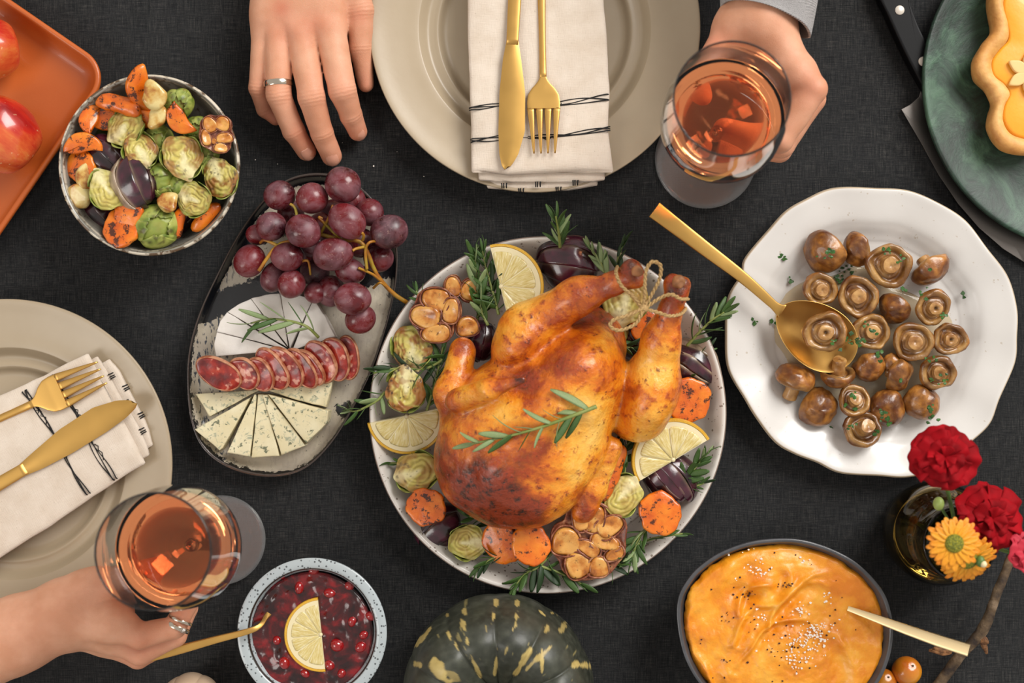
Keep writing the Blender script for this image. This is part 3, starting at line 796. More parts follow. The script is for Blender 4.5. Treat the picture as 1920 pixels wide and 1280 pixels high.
def leaf_shell(seed, elong, a0, span, rr=1.08):
    """an outer leaf hugging the dome and peeling over the cut edge"""
    nu, nv = 16, 12; V = []; rnd = random.Random(seed)
    for i in range(nu):
        u = i / (nu - 1)
        for j in range(nv):
            v = j / (nv - 1)
            a = a0 + (u - .5) * span * (1 - .5 * (1 - v) ** 2); e = -1.1 + v * (.85 + .35 * math.sin(u * 3.1)) + .05 * math.sin(u * 9 + seed)
            R = rr + .05 * v ** 4 * math.sin(u * 3.1) + .03 * math.sin(u * 7 + seed) * v
            V.append((R * math.cos(a) * math.cos(e), R * math.sin(a) * math.cos(e) * elong, .85 * R * math.sin(e)))
    n = len(V); V2 = [(x * .96, y * .96, z * .96) for x, y, z in V]
    F = []
    for i in range(nu - 1):
        for j in range(nv - 1):
            q = (i * nv + j, (i + 1) * nv + j, (i + 1) * nv + j + 1, i * nv + j + 1); F.append(q); F.append(tuple(k + n for k in q[::-1]))
    bd = [i * nv for i in range(nu)] + [(nu - 1) * nv + j for j in range(1, nv)] + [i * nv + nv - 1 for i in range(nu - 2, -1, -1)] + [j for j in range(nv - 2, 0, -1)]
    for k in range(len(bd)):
        a, b = bd[k], bd[(k + 1) % len(bd)]; F.append((a, b, b + n, a + n))
    V = np.array(V + V2); me = mesh('leaf_shell', V, F)
    t = np.clip(fbm(V, 3, seed) * .8 + .5, 0, 1)[:, None]
    col = np.array(c('#62781f')[:3]) * (1 - t) + np.array(c('#a9b054')[:3]) * t
    bb = np.clip((fbm(V, 4, seed + 2) - .15) * 2, 0, 1)[:, None]; col = col * (1 - bb * .7) + np.array(c('#3c2409')[:3]) * bb * .7
    paint(me, 'col', col); return me
def sprout(label, px, py, r, z, stalk_deg, tilt=(0, 0), seed=0, brown=.5, green=.5, whole=False, group=None, elong=1.12):
    """stalk_deg: direction of the stalk in the picture plan, counted anticlockwise from right"""
    R = S(r, z)
    t = thing('brussels_sprout', label, 'vegetable', P(px, py, z), (math.radians(tilt[0]), math.radians(tilt[1]), math.radians(stalk_deg + 90)), group)
    if whole:
        t.rotation_euler[0] += PI
    me, el = half_sprout_mesh(seed, brown, elong, green)
    obj('cut_half', me, M['sprout'], t, scale=(R, R, R))
    rnd = random.Random(seed)
    for k in range(6 if whole else 3):
        obj('outer_leaf', leaf_shell(seed * 7 + k, el, rnd.uniform(0, 1.2) + k * 2 * PI / (6 if whole else 3), 1.7 if whole else 1.15, 1.05 + .02 * k), M['leaf_green'], t, scale=(R, R, R))
    return t
def carrot(label, px, py, r, z, tilt=(0, 0), rz=0, seed=0, half=False, sx=1.0, th=.3, group=None, ol=None, cat='vegetable'):
    R = S(r, z); A = np.arange(48) * 2 * PI / 48
    if half:
        q = [(math.cos(a) * (1 + .03 * math.sin(5 * a + seed)), math.sin(a)) for a in np.linspace(-.05, PI + .05, 30)]
        q += [(x, -.06 + .05 * math.sin(x * 4 + seed)) for x in np.linspace(-.97, .97, 18)]
        out = np.array(q) - (0, .42)
    else:
        rr = 1 + .045 * np.sin(2 * A + seed) + .035 * np.sin(5 * A + seed * 2) + .018 * np.sin(11 * A + seed)
        out = np.stack([rr * np.cos(A) * sx, rr * np.sin(A)], 1)
    V, F = slab(out * R, th * R * 1.2, .12 * R, 8, .035 * R, 1.6 / R, seed, dome=.05 * R)
    V[:, 2] -= th * R * .6
    o = obj('carrot_slice' , mesh('carrot', V, F), M['carrot'], loc=P(px, py, z), rot=(math.radians(tilt[0]), math.radians(tilt[1]), math.radians(rz)))
    return tag(o, label, cat, group)
def carrot_stick(label, px, py, L, w, z, rz, tilt=0, seed=0, roll=0):
    """long half-round wedge"""
    Lm, W = S(L, z), S(w, z); rings = []
    for u in np.linspace(-1, 1, 26):
        s = (1 - abs(u) ** 3.2) ** .5 if abs(u) < 1 else .02; s = max(s, .06)
        a = np.linspace(0, PI, 14)
        sec = [(math.cos(x) * W * s, math.sin(x) * W * .75 * s) for x in a] + [(x * W * s, -.10 * W * s) for x in np.linspace(-.9, .9, 8)]
        bend = .12 * W * (1 - u * u) * 2
        rings.append(np.array([(u * Lm / 2, p + bend, q) for p, q in sec]))
    V, F = loft(rings); V = np.array(V); V += vec3(V, 110, seed) * W * .14 + vec3(V, 300, seed + 2) * W * .05
    o = obj('carrot_slice', mesh('carrot', V, F), M['carrot'], loc=P(px, py, z), rot=(math.radians(roll), math.radians(-tilt), math.radians(rz)))
    return tag(o, label, 'vegetable')
def clove_mesh(rx, ry, h, seed, pts=None, cut=True):
    A = np.arange(40) * 2 * PI / 40
    out = np.stack([rx * np.sign(np.cos(A)) * np.abs(np.cos(A)) ** .8, ry * np.sign(np.sin(A)) * np.abs(np.sin(A)) ** .85], 1)
    out[:, 0] *= 1 - .18 * out[:, 1] / ry * np.sign(1)      # pear taper
    R = (rx + ry) / 2
    V, F = slab(out, h, R * .25, 8, R * .04, 1.5 / R, seed, side=4)
    r = np.hypot(V[:, 0] / rx, V[:, 1] / ry); top = V[:, 2] > h * .7
    V[:, 2] -= np.where(top, .10 * R * np.exp(-(r / .45) ** 2) * 1.0, 0)
    return mesh('clove', V, F)
def garlic(label, px, py, r, z, cloves, tilt=(0, 0), rz=0, seed=0, squash=1.0, cat='vegetable'):
    """cloves: (dx, dy, rx, ry, deg) in fractions of r (y up in plan); long axis of a clove is its y"""
    R = S(r, z)
    t = thing('roasted_garlic', label, cat, P(px, py, z), (math.radians(tilt[0]), math.radians(tilt[1]), math.radians(rz)))
    N = 60; A = np.arange(N) * 2 * PI / N
    # outline of the head follows the cloves
    rad = np.zeros(N)
    for dx, dy, rx, ry, dg in cloves:
        for b in np.linspace(0, 2 * PI, 40):
            x, y = rx * math.cos(b), ry * math.sin(b); ca, sa = math.cos(math.radians(dg)), math.sin(math.radians(dg))
            X, Y = dx + x * ca - y * sa, dy + x * sa + y * ca
            k = int(round(math.atan2(Y, X) / (2 * PI) * N)) % N
            for j in (-2, -1, 0, 1, 2): rad[(k + j) % N] = max(rad[(k + j) % N], math.hypot(X, Y) * (1 - .01 * abs(j)))
    rad = np.where(rad < .2, .35, rad)
    rad = (np.roll(rad, 1) + rad + np.roll(rad, -1)) / 3 * 1.04
    prof = [(.35, -.02), (.7, -.02), (.9, -.03), (.975, .04), (1.01, .05), (1.03, -.02), (1.02, -.2), (.9, -.45), (.65, -.62), (.3, -.7)]
    V, F = revolve(rad * R, [(f, zz * R) for f, zz in prof]); V = np.array(V); V += vec3(V, 3 / R, seed) * R * .025
    obj('papery_skin', mesh('skin', V, F), M['gskin'], t)
    for k, (dx, dy, rx, ry, dg) in enumerate(cloves):
        obj('clove', clove_mesh(rx * R * .99, ry * R * .99, .30 * R, seed * 11 + k), M['clove'], t, (dx * R, dy * R, -.17 * R), (random.Random(seed + k).uniform(-.12, .12), random.Random(seed + k + 9).uniform(-.12, .12), math.radians(dg)))
        ang_ = np.linspace(0, 2 * PI, 36, endpoint=False); ca, sa = math.cos(math.radians(dg)), math.sin(math.radians(dg))
        pth = []
        for b in ang_:
            x, y = rx * R * 1.07 * np.sign(math.cos(b)) * abs(math.cos(b)) ** .8, ry * R * 1.07 * np.sign(math.sin(b)) * abs(math.sin(b)) ** .85
            x *= 1 - .18 * y / (ry * R)
            pth.append((dx * R + x * ca - y * sa, dy * R + x * sa + y * ca, .08 * R + .03 * R * math.sin(3 * b + k)))
        obj('papery_skin', mesh('skin_edge', *torus_loop(pth, .030 * R, 6)), M['gskin'], t)
    return t
def loose_clove(label, px, py, r, z, sx=1, rz=0, tilt=(0, 0), seed=0):
    R = S(r, z); V, F = ico(3); V[:, 0] *= 1 - .25 * V[:, 1]
    V = V * (R * sx, R, R * .6); V += vec3(V, 1.6 / R, seed) * R * .2
    V[:, 2] = np.minimum(V[:, 2], R * .32)
    o = obj('garlic_clove', mesh('clove', V, F), M['paleclove'], loc=P(px, py, z), rot=(math.radians(tilt[0]), math.radians(tilt[1]), math.radians(rz)))
    return tag(o, label, 'vegetable')
def lemon(label, px, py, r, z, bulge_deg, tilt=(0, 0), seed=0, th=.14, segs=5):
    """half-moon slice; the centre of the full circle sits at px,py, the arc bulges towards bulge_deg"""
    R = S(r, z)
    t = thing('lemon_slice', label, 'fruit', P(px, py, z), (0, 0, 0))
    t.rotation_euler = (Matrix.Rotation(math.radians(bulge_deg - 90), 3, 'Z') @ Euler((math.radians(tilt[0]), math.radians(tilt[1]), 0)).to_matrix()).to_euler()
    def half(ro, ri, z0, z1, y0=0):
        a = np.linspace(0, PI, 41); rings = []
        for zz, rr, ri_ in ((z0, ro * .985, ri), (z0 + .2 * (z1 - z0), ro, ri), (z1 - .2 * (z1 - z0), ro, ri), (z1, ro * .985, ri)):
            o_ = [(rr * math.cos(x), rr * math.sin(x), zz) for x in a]
            i_ = [(ri_ * math.cos(x), ri_ * math.sin(x), zz) for x in a[::-1]] if ri_ > 0 else [(x, 0, zz) for x in np.linspace(-rr * .98, rr * .98, 21)]
            rings.append(np.array(o_ + i_))
        n = len(rings[0]); V, F = loft(rings, False, False)
        if ri > 0:
            m = 41
            for base, fl in ((0, 1), (3 * n, 0)):
                for i in range(m - 1):
                    F.append((base + i, base + i + 1, base + n - 2 - i, base + n - 1 - i))
        else:
            for base in (0, 3 * n): F.append(tuple(base + i for i in range(n)))
        return V, F
    T_ = th * R
    obj('rind', mesh('rind', *half(R, R * .93, -T_ / 2, T_ / 2 * .9), sharp=50), M['rind'], t)
    obj('pith', mesh('pith', *half(R * .935, 0, -T_ * .46, T_ * .40), sharp=50), M['pith'], t)
    rnd = random.Random(seed); cuts = [0]
    for k in range(segs): cuts.append(cuts[-1] + rnd.uniform(.75, 1.25))
    cuts = [x / cuts[-1] * PI for x in cuts]
    for k in range(segs):
        a0, a1 = cuts[k] + .022, cuts[k + 1] - .022; nr, na = 10, 14; rings = []
        gap = .05; V = []; U = []
        ro = .81
        for lvl, (ins, zz) in enumerate(((.0, -.40), (.0, .46), (.02, .52))):
            pts = []
            for x in np.linspace(a0, a1, na):
                e = min(x - a0, a1 - x) / (a1 - a0) * 2
                pts.append((ro - ins - .05 * max(0, 1 - e * 4) ** 2, x))
            mid = (a0 + a1) / 2
            ring = [(p * math.cos(x), p * math.sin(x)) for p, x in pts] + [(.06 * math.cos(mid) + (gap) * math.cos(mid + .8), .06 * math.sin(mid) + gap * math.sin(mid + .8)), (.06 * math.cos(mid), .06 * math.sin(mid) + .0)]
            ring = np.array(ring); cc = ring.mean(0); ring = cc + (ring - cc) * (1 - ins * 2); ring[:, 1] = np.maximum(ring[:, 1], .012)
            rings.append(np.concatenate([ring * R, np.full((len(ring), 1), zz * T_)], 1))
        for f in (.75, .5, .25):
            q = rings[2].copy(); cc = q.mean(0); q = cc + (q - cc) * f; q[:, 2] += T_ * .02; rings.append(q)
        V, F = loft(rings); V = np.array(V); me = mesh('segment', V, F)
        paint(me, 'uvw', np.stack([np.hypot(V[:, 0], V[:, 1]) / R, np.arctan2(V[:, 1], V[:, 0]) / PI, V[:, 0] * 0 + seed], 1))
        obj('segment', me, M['pulp'], t)
    obj('core', mesh('core', *tube([(0, .02 * R, -T_ * .4), (0, .02 * R, T_ * .5)], .05 * R, 12)), M['pith'], t)
    return t
def onion(label, px, py, r, z, rz, tilt=(0, 0), n=5, seed=0, a0=.1, a1=1.3, cut_pale=.2, open_=1.0, cat='vegetable'):
    """nested curved layers of a roasted red onion wedge (poles along x)"""
    R = S(r, z); t = thing('onion_wedge', label, cat, P(px, py, z), (math.radians(tilt[0]), math.radians(tilt[1]), math.radians(rz)))
    for k in range(n):
        ro = R * (1 - k * .165 * open_); ri = ro - R * .10; rnd = random.Random(seed + k)
        b0, b1 = a0 + rnd.uniform(-.06, .10), a1 + rnd.uniform(-.1, .1); nu, nv = 20, 12; V = []
        for rr in (ro, ri):
            for i in range(nu):
                u = -1.35 + 2.7 * i / (nu - 1)
                for j in range(nv):
                    ph = -(b0 + (b1 - b0) * j / (nv - 1))
                    V.append((rr * math.sin(u) * 1.08, rr * (math.cos(u) * math.cos(ph)) - k * 0, rr * math.cos(u) * math.sin(ph)))
        m = nu * nv; F = []
        for i in range(nu - 1):
            for j in range(nv - 1):
                q = (i * nv + j, (i + 1) * nv + j, (i + 1) * nv + j + 1, i * nv + j + 1); F.append(q); F.append(tuple(x + m for x in q[::-1]))
        bd = [i * nv for i in range(nu)] + [(nu - 1) * nv + j for j in range(1, nv)] + [i * nv + nv - 1 for i in range(nu - 2, -1, -1)] + [j for j in range(nv - 2, 0, -1)]
        for q in range(len(bd)):
            a, b = bd[q], bd[(q + 1) % len(bd)]; F.append((a, b, b + m, a + m))
        V = np.array(V); nz_ = vec3(V, 1.5 / R, seed + k)
        inner = np.arange(len(V)) >= m
        col = np.where(inner[:, None], np.array(c('#6d3a44')[:3]), np.array(c('#2f0d1e')[:3]))
        j_ = np.tile(np.arange(nv), nu * 2); edge = ((j_ <= 1) * 1.0) * cut_pale
        col = col * (1 - edge[:, None]) + np.array(c('#b7a68e')[:3]) * edge[:, None]
        bb = np.clip(fbm(V, 2 / R, seed) + .25, 0, 1)[:, None]; col = col * (1 - .65 * bb) + np.array(c('#140a0a')[:3]) * .65 * bb
        V = V + nz_ * R * .03
        me = mesh('layer', V, F); paint(me, 'col', col); obj('layer', me, M['onion'], t)
    return t
def onion_fan(label, px, py, r, z, rz, tilt=(0, 0), n=6, seed=0, p0=20, p1=165, pale=.3, sq=.8, dr=.05, over=1.25):
    """roasted onion wedge lying on its side: overlapping crescent layers that meet at the root and the tip (along x)"""
    R = S(r, z); t = thing('onion_wedge', label, 'vegetable', P(px, py, z), (math.radians(tilt[0]), math.radians(tilt[1]), math.radians(rz))); rnd = random.Random(seed)
    st = math.radians(p1 - p0) / n
    for k in range(n):
        ro = R * (1 - k * dr); ri = ro - R * .055; b0 = math.radians(p0) + k * st + rnd.uniform(-.05, .05); b1 = b0 + st * over; nu, nv = 24, 9; V = []
        wob = rnd.uniform(-.06, .06)
        for rr in (ro, ri):
            for i in range(nu):
                u = -1.5 + 3.0 * i / (nu - 1); cu = math.cos(u) ** .8 + .02
                for j in range(nv):
                    v = j / (nv - 1); ph = b0 + (b1 - b0) * v
                    lift = R * .05 * (1 - v) ** 2 * cu + R * .03 * math.sin(u * 5 + k)
                    V.append((rr * math.sin(u) * (1.12 + wob), (rr * cu + lift) * math.cos(ph), (rr * cu + lift) * math.sin(ph) * sq))
        m = nu * nv; F = []
        for i in range(nu - 1):
            for j in range(nv - 1):
                q = (i * nv + j, (i + 1) * nv + j, (i + 1) * nv + j + 1, i * nv + j + 1); F.append(q); F.append(tuple(x + m for x in q[::-1]))
        bd = [i * nv for i in range(nu)] + [(nu - 1) * nv + j for j in range(1, nv)] + [i * nv + nv - 1 for i in range(nu - 2, -1, -1)] + [j for j in range(nv - 2, 0, -1)]
        for q in range(len(bd)):
            a, b = bd[q], bd[(q + 1) % len(bd)]; F.append((a, b, b + m, a + m))
        V = np.array(V); V = V + vec3(V, 2.2 / R, seed + k) * R * .035
        j_ = np.tile(np.arange(nv), nu * 2); e_ = (np.clip(1 - j_ / 2.2, 0, 1) * pale)[:, None] if not (k < 1 and pale > .8) else (pale * (.85 - .5 * np.clip(fbm(V, 4 / R, seed + 6) * 1.5 - .1, 0, 1)))[:, None]
        n_ = np.clip(fbm(V, 3 / R, seed) * .8 + .5, 0, 1)[:, None]
        col = np.array(c('#1a0a10')[:3]) * (1 - n_) + np.array(c('#481729')[:3]) * n_
        col = col * (1 - e_) + np.array(c('#b5a084')[:3]) * e_
        me = mesh('layer', V, F); paint(me, 'col', col); obj('layer', me, M['onion'], t)
    return t
# rosemary needles, three bends, unit length along +x
def needle_mesh(bend, w=.075):
    n = 9; rings = []; A = np.arange(6) * PI / 3
    for i in range(n):
        u = i / (n - 1); s = max(.06, math.sin(PI * (u * .86 + .10)) ** .6)
        x = u; z = bend * u * u; rings.append(np.array([(x, w * s * math.cos(a), z + .35 * w * s * math.sin(a)) for a in A]))
    return mesh('needle', *loft(rings))
NEED = {(m, b): needle_mesh(b, w) for m in ('needle', 'needle_pale', 'needle_dark') for b, w in ((-.32, .075), (.05, .085), (.3, .065))}
for (m, b), me in NEED.items(): me.materials.append(M[m])
def sprig(label, pts, z, n=14, L=38, seed=0, width=1.0, mats=('needle', 'needle', 'needle_dark', 'needle_pale'), spread=(30, 75), cat='herb', stem_r=3.2, start=.12):
    """pts: photo points base -> tip, with heights z (number or list)"""
    rnd = random.Random(seed); zs = z if hasattr(z, '__len__') else [z] * len(pts)
    path = [P(x, y, h) for (x, y), h in zip(pts, zs)]; o = path[0].copy()
    t = thing('rosemary_sprig', label, cat, o)
    q = spline([(p - o)[:] for p in path], 30)
    obj('stalk', mesh('stalk', *tube(q, [S(stem_r, .03), S(stem_r * .5, .03)], 7)), M['stalk'], t)
    for k in range(n):
        u = start + (1 - start) * k / max(1, n - 1); i = min(28, int(u * 29)); p = q[i]; d = q[min(29, i + 1)] - q[max(0, i - 1)]; a = math.atan2(d[1], d[0])
        side = 1 if k % 2 else -1
        sp = math.radians(rnd.uniform(*spread)) * (1 - .55 * u); yaw = a + side * sp
        if k == n - 1: yaw = a
        ln = S(L, .03) * 1.15 * rnd.uniform(.65, 1.15) * (1 - .3 * u)
        key = (rnd.choice(mats), rnd.choice([-.32, .05, .3]))
        e = bpy.data.objects.new('leaf', NEED[key]); link(e, t); e.location = p
        e.rotation_euler = (Matrix.Rotation(yaw, 3, 'Z') @ Matrix.Rotation(-rnd.uniform(-.1, .55), 3, 'Y') @ Matrix.Rotation(rnd.choice([0, PI / 2, -PI / 2, .6, -.6]), 3, 'X')).to_euler()
        e.scale = (ln, ln * width * 1.5, ln * width)
    return t

# ================================================================ roasted vegetables in the grey bowl
ZB = .05
# filling heap below the top layer, so no bowl bottom shows through: dark onion layers and sprouts underneath
carrot('upright orange carrot slice against the back rim of the bowl', 262, 168, 44, .062, (25, -35), 100, 1, half=True, th=.28)
loose_clove('pale garlic clove on top of the upright carrot slice', 288, 178, 26, .072, .8, 20, (10, 0), 1)
loose_clove('pale garlic clove just below the other clove at the back of the bowl', 294, 220, 23, .066, .85, 160, (0, 10), 2)
carrot_stick('long slanted carrot wedge near the back left of the bowl', 222, 200, 96, 17, .057, -14, 5, 3)
carrot_stick('short orange carrot wedge behind the curly-leaved sprout', 264, 218, 60, 19, .049, -30, 5, 4)
carrot('orange carrot half at the upper left of the bowl, above the others', 167, 222, 31, .054, (10, 20), 75, 5, half=True)
carrot('orange carrot half moon poking out at the left rim of the bowl', 155, 268, 36, .058, (15, 5), 5, 6, half=True, th=.34)
carrot('charred orange carrot piece below the left half moon', 152, 312, 32, .05, (-15, 10), 120, 7, th=.4, sx=.9)
carrot('orange carrot piece tucked behind the curly-leaved sprout', 197, 222, 24, .048, (10, 0), 30, 8, th=.4)
loose_clove('browned small carrot end beside the pale-hearted sprout', 163, 330, 24, .053, 1.1, 60, (15, 10), 9)
loose_clove('pale garlic clove at the lower left rim of the bowl', 148, 366, 26, .052, .85, 250, (0, 15), 3)
sprout('open sprout half with curly green leaves at left of bowl', 233, 238, 34, .058, 215, (8, -12), 11, .45, .8)
sprout('browned sprout half with rings, below the curly-leaved one', 262, 281, 31, .061, 300, (-6, 8), 12, .75, .4)
sprout('large sprout half in the middle of the bowl', 341, 292, 37, .062, 292, (0, 10), 13, .65, .6)
sprout('pale-hearted sprout half at the left of the bowl', 203, 356, 35, .062, 125, (0, -10), 14, .15, .5)
sprout('browned sprout half at the right rim of the bowl', 411, 333, 34, .058, 120, (8, 14), 15, .8, .5)
sprout('sprout half with white heart at the lower right of the bowl', 361, 373, 32, .06, 160, (14, 10), 16, .4, .7)
sprout('bright green whole sprout at the front of the bowl', 296, 425, 36, .05, 20, (12, -8), 17, .3, 1, whole=True)
sprout('green sprout at the back of the bowl beside the pointed carrot', 333, 196, 25, .056, 240, (15, 20), 18, .3, 1, whole=True)
sprout('shaded green sprout beneath the garlic head', 368, 243, 22, .046, 200, (5, 5), 19, .3, 1, whole=True)
sprout('small green sprout left of the middle sprout half', 296, 264, 25, .048, 250, (5, 5), 20, .4, 1, whole=True)
sprout('pale green sprout below the garlic head', 385, 288, 23, .048, 60, (5, 5), 21, .2, .8, whole=True)
sprout('green sprout to the right of the purple onion wedge', 300, 338, 26, .053, 100, (-15, 10), 22, .5, .9, whole=True)
sprout('narrow green sprout piece in the centre front of the bowl', 331, 345, 20, .052, 60, (5, 25), 23, .2, .9, whole=True)
carrot('pointed orange carrot half right of the pale garlic', 335, 226, 34, .064, (0, -20), 125, 10, half=True, th=.3)
onion_fan('glossy purple onion wedge with pale cut side in the bowl', 262, 342, 52, .054, 112, (0, 0), 4, 31, 5, 165, .9, .8, .10, 1.15)
onion_fan('dark roasted onion wedge deep at the left of the bowl', 198, 300, 44, .042, -40, (0, 0), 5, 32, 20, 160, .12)
onion_fan('dark onion petals at the lower left inside the bowl', 186, 398, 38, .034, 130, (0, 0), 4, 33, 10, 170, .1)
onion_fan('dark onion petals hidden under the sprouts at the right', 330, 410, 36, .032, 30, (0, 0), 4, 34)
loose_clove('orange-brown garlic clove in front of the purple onion', 313, 378, 20, .061, .95, 70, (0, 10), 5)
carrot('large round carrot slice at the front left of the bowl', 228, 427, 37, .056, (-12, -5), 20, 12, th=.3)
carrot('round carrot slice overlapping the large one at the front', 241, 396, 30, .058, (-8, -8), 60, 13, th=.3)
carrot_stick('upright carrot stick between the two front sprouts', 337, 418, 60, 13, .05, 75, 5, 14)
carrot_stick('slanted carrot stick at the lower right rim of the bowl', 388, 408, 74, 14, .046, 43, 5, 15)
garlic('halved garlic head resting on the right rim of the vegetable bowl', 409, 250, 37, .064,
       [(-.42, .42, .33, .40, 30), (.22, .50, .38, .36, -20), (-.62, -.25, .24, .42, 10), (.30, -.22, .42, .26, 10), (.12, -.72, .34, .24, 0), (-.18, -.38, .13, .14, 0)], (5, 15), 0, 41)
# under-layer
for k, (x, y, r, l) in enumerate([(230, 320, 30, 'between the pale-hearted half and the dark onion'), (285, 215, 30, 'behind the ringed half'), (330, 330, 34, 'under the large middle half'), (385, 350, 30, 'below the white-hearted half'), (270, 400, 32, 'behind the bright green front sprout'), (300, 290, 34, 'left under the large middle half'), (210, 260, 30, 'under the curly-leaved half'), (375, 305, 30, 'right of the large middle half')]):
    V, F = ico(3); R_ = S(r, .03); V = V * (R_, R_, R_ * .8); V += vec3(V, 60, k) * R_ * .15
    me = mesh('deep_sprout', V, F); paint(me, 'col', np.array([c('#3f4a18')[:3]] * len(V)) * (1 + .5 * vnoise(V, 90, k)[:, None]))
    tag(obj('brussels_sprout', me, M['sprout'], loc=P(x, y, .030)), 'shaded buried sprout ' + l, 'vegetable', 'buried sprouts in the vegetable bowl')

# ================================================================ apples on the tray
def apple(label, px, py, r, rx, ry, seed):
    R = S(r, .05); t = thing('apple', label, 'fruit', P(px, py, 0.006 + R * .98), (math.radians(rx), math.radians(ry), 0))
    prof = spline([(0, .62), (.12, .66), (.3, .86), (.6, .93), (.88, .66), (1.0, .15), (.94, -.35), (.72, -.78), (.45, -.93), (.2, -.86), (0, -.76)], 40)
    N = 64; A = np.arange(N) * 2 * PI / N; rings = []
    for f, z in prof:
        f = max(f, .004); r_ = R * f * (1 + .03 * np.sin(5 * A + seed) * (abs(z) > .4) + .02 * np.sin(2 * A + seed))
        rings.append(np.stack([r_ * np.cos(A), r_ * np.sin(A), np.full(N, z * R)], 1))
    obj('flesh', mesh('apple', *loft(rings)), M['apple'], t)
    obj('stem', mesh('stem', *tube([(0, 0, .55 * R), (.03 * R, 0, .8 * R), (.1 * R, .02 * R, 1.02 * R)], [.0012, .0010, .0016], 8)), M['bark'], t)
apple('red apple cut by the upper left corner of the picture', -28, 92, 62, 12, -62, 2)
apple('red and yellow apple lower on the terracotta tray', 5, 254, 68, -35, -55, 5)

# ================================================================ grapes
gb = thing('grape_bunch', 'bunch of dusky red grapes at the upper end of the platter', 'fruit', P(600, 450, .006))
O = gb.location
gr = [(643, 347, 33, 35, .052, 20), (524, 366, 30, 28, .040, 0), (585, 372, 31, 29, .047, 10), (650, 415, 37, 32, .056, -35), (693, 398, 26, 26, .030, 0), (730, 434, 36, 32, .044, 20),
      (509, 424, 29, 28, .045, 10), (568, 433, 34, 31, .056, -30), (468, 489, 32, 29, .036, 60), (538, 481, 31, 27, .046, -10), (624, 477, 39, 31, .054, 10), (547, 533, 28, 26, .044, 60), (512, 520, 30, 24, .030, 70),
      (591, 549, 20, 20, .030, 0), (661, 560, 35, 31, .050, 0), (676, 598, 30, 27, .034, 20), (656, 508, 29, 25, .036, -20), (620, 545, 28, 30, .024, 0), (709, 484, 29, 27, .026, 0), (483, 440, 22, 20, .030, 0),
      (604, 425, 28, 28, .028, 0), (565, 470, 26, 28, .022, 0), (590, 510, 27, 26, .020, 0), (660, 375, 26, 26, .022, 0), (628, 400, 28, 27, .024, 0), (545, 400, 26, 26, .022, 0), (590, 455, 30, 28, .036, 0), (676, 455, 28, 28, .022, 0)]
gv, gf = ico(4)
for k, (x, y, rx, ry, z, rot) in enumerate(gr):
    V = gv * (S(rx, z), S(ry, z), S((rx + ry) / 2, z) * .95); V += vec3(V, 60, k) * .0006
    g_ = obj('grape', mesh('grape', V, gf), M['grape'], gb, P(x, y, z) - O, (0, 0, math.radians(rot)))
st = [([(765, 568), (735, 548), (705, 512), (688, 470), (672, 452), (640, 450), (600, 440), (560, 450), (520, 460), (485, 508)], [.020, .026, .036, .044, .046, .046, .044, .046, .048, .050], 4.2),
      ([(722, 534), (700, 515), (672, 502)], [.03, .038, .046], 3), ([(688, 505), (685, 470), (692, 455), (704, 452)], [.044, .05, .054, .05], 3),
      ([(680, 450), (682, 442), (679, 436)], [.05, .056, .06], 3), ([(686, 462), (668, 466), (661, 470)], [.05, .056, .058], 3), ([(560, 450), (555, 395), (544, 382)], [.044, .048, .048], 3),
      ([(600, 440), (618, 405), (624, 384)], [.044, .052, .052], 3), ([(640, 450), (600, 410), (605, 410)], [.046, .05, .05], 3), ([(700, 540), (712, 530), (722, 536)], [.03, .035, .032], 2.5),
      ([(520, 460), (497, 450), (488, 455)], [.046, .045, .04], 3.2), ([(565, 490), (578, 490), (582, 515)], [.045, .046, .04], 2.6)]
obj('stalk', mesh('grape_stalk', *join([tube(spline([(P(x, y, z) - O)[:] for (x, y), z in zip(p, zs)], 24), [S(r, .04), S(r * .8, .04)], 8) for p, zs, r in st])), M['gstem'], gb)

# ================================================================ brie wedges
def wedge(name, label, poly, z0, th, m, bev=.0012, seed=0, amp=.0004, side_m=None, cat='cheese', group=None):
    cx = sum(p[0] for p in poly) / len(poly); cy = sum(p[1] for p in poly) / len(poly); o = P(cx, cy, z0)
    pts = []; n = len(poly)
    for i in range(n):
        a = np.array(P(*poly[i], z0)[:2]); b = np.array(P(*poly[(i + 1) % n], z0)[:2])
        for k in range(7): pts.append(a + (b - a) * k / 7)
    out = np.array(pts) - np.array(o[:2])
    V, F = slab(out, th, bev, 5, amp, 150, seed)
    me = mesh(name, V, F, sharp=60)
    e = obj(name, me, m, loc=o)
    return tag(e, label, cat, group)
bc = (546, 652)
arc = [(413, 668), (415, 622), (434, 586), (478, 562), (531, 551), (592, 562), (633, 632)]
lab = ['brie wedge lowest at the left end of the fan', 'second brie wedge from the left end of the fan', 'third brie wedge from the left, under the rosemary stalk', 'brie wedge just left of the middle cut of the fan', 'brie wedge just right of the middle cut of the fan', 'brie wedge at the right end of the fan']
for k in range(6):
    a, b = np.array(arc[k], float), np.array(arc[k + 1], float); m_ = (a + b) / 2; ccc = np.array(bc, float)
    m_ = ccc + (m_ - ccc) * 1.035
    g_ = ccc + ((a + b) / 2 - ccc) * .012
    sh = lambda p: tuple(g_ + (p - ccc) * .998)
    tip = np.array(bc) + np.array([(-4, 4), (-3, 2), (-2, 0), (0, -2), (2, 2), (6, 6)][k])
    wedge('brie_wedge', 'white ' + lab[k], [tuple(g_ + (tip - ccc)), sh(a), tuple(g_ + (m_ - ccc) * .99), sh(b)], .0075, .015 + .0006 * (k % 2), M['brie'], .0009, k)
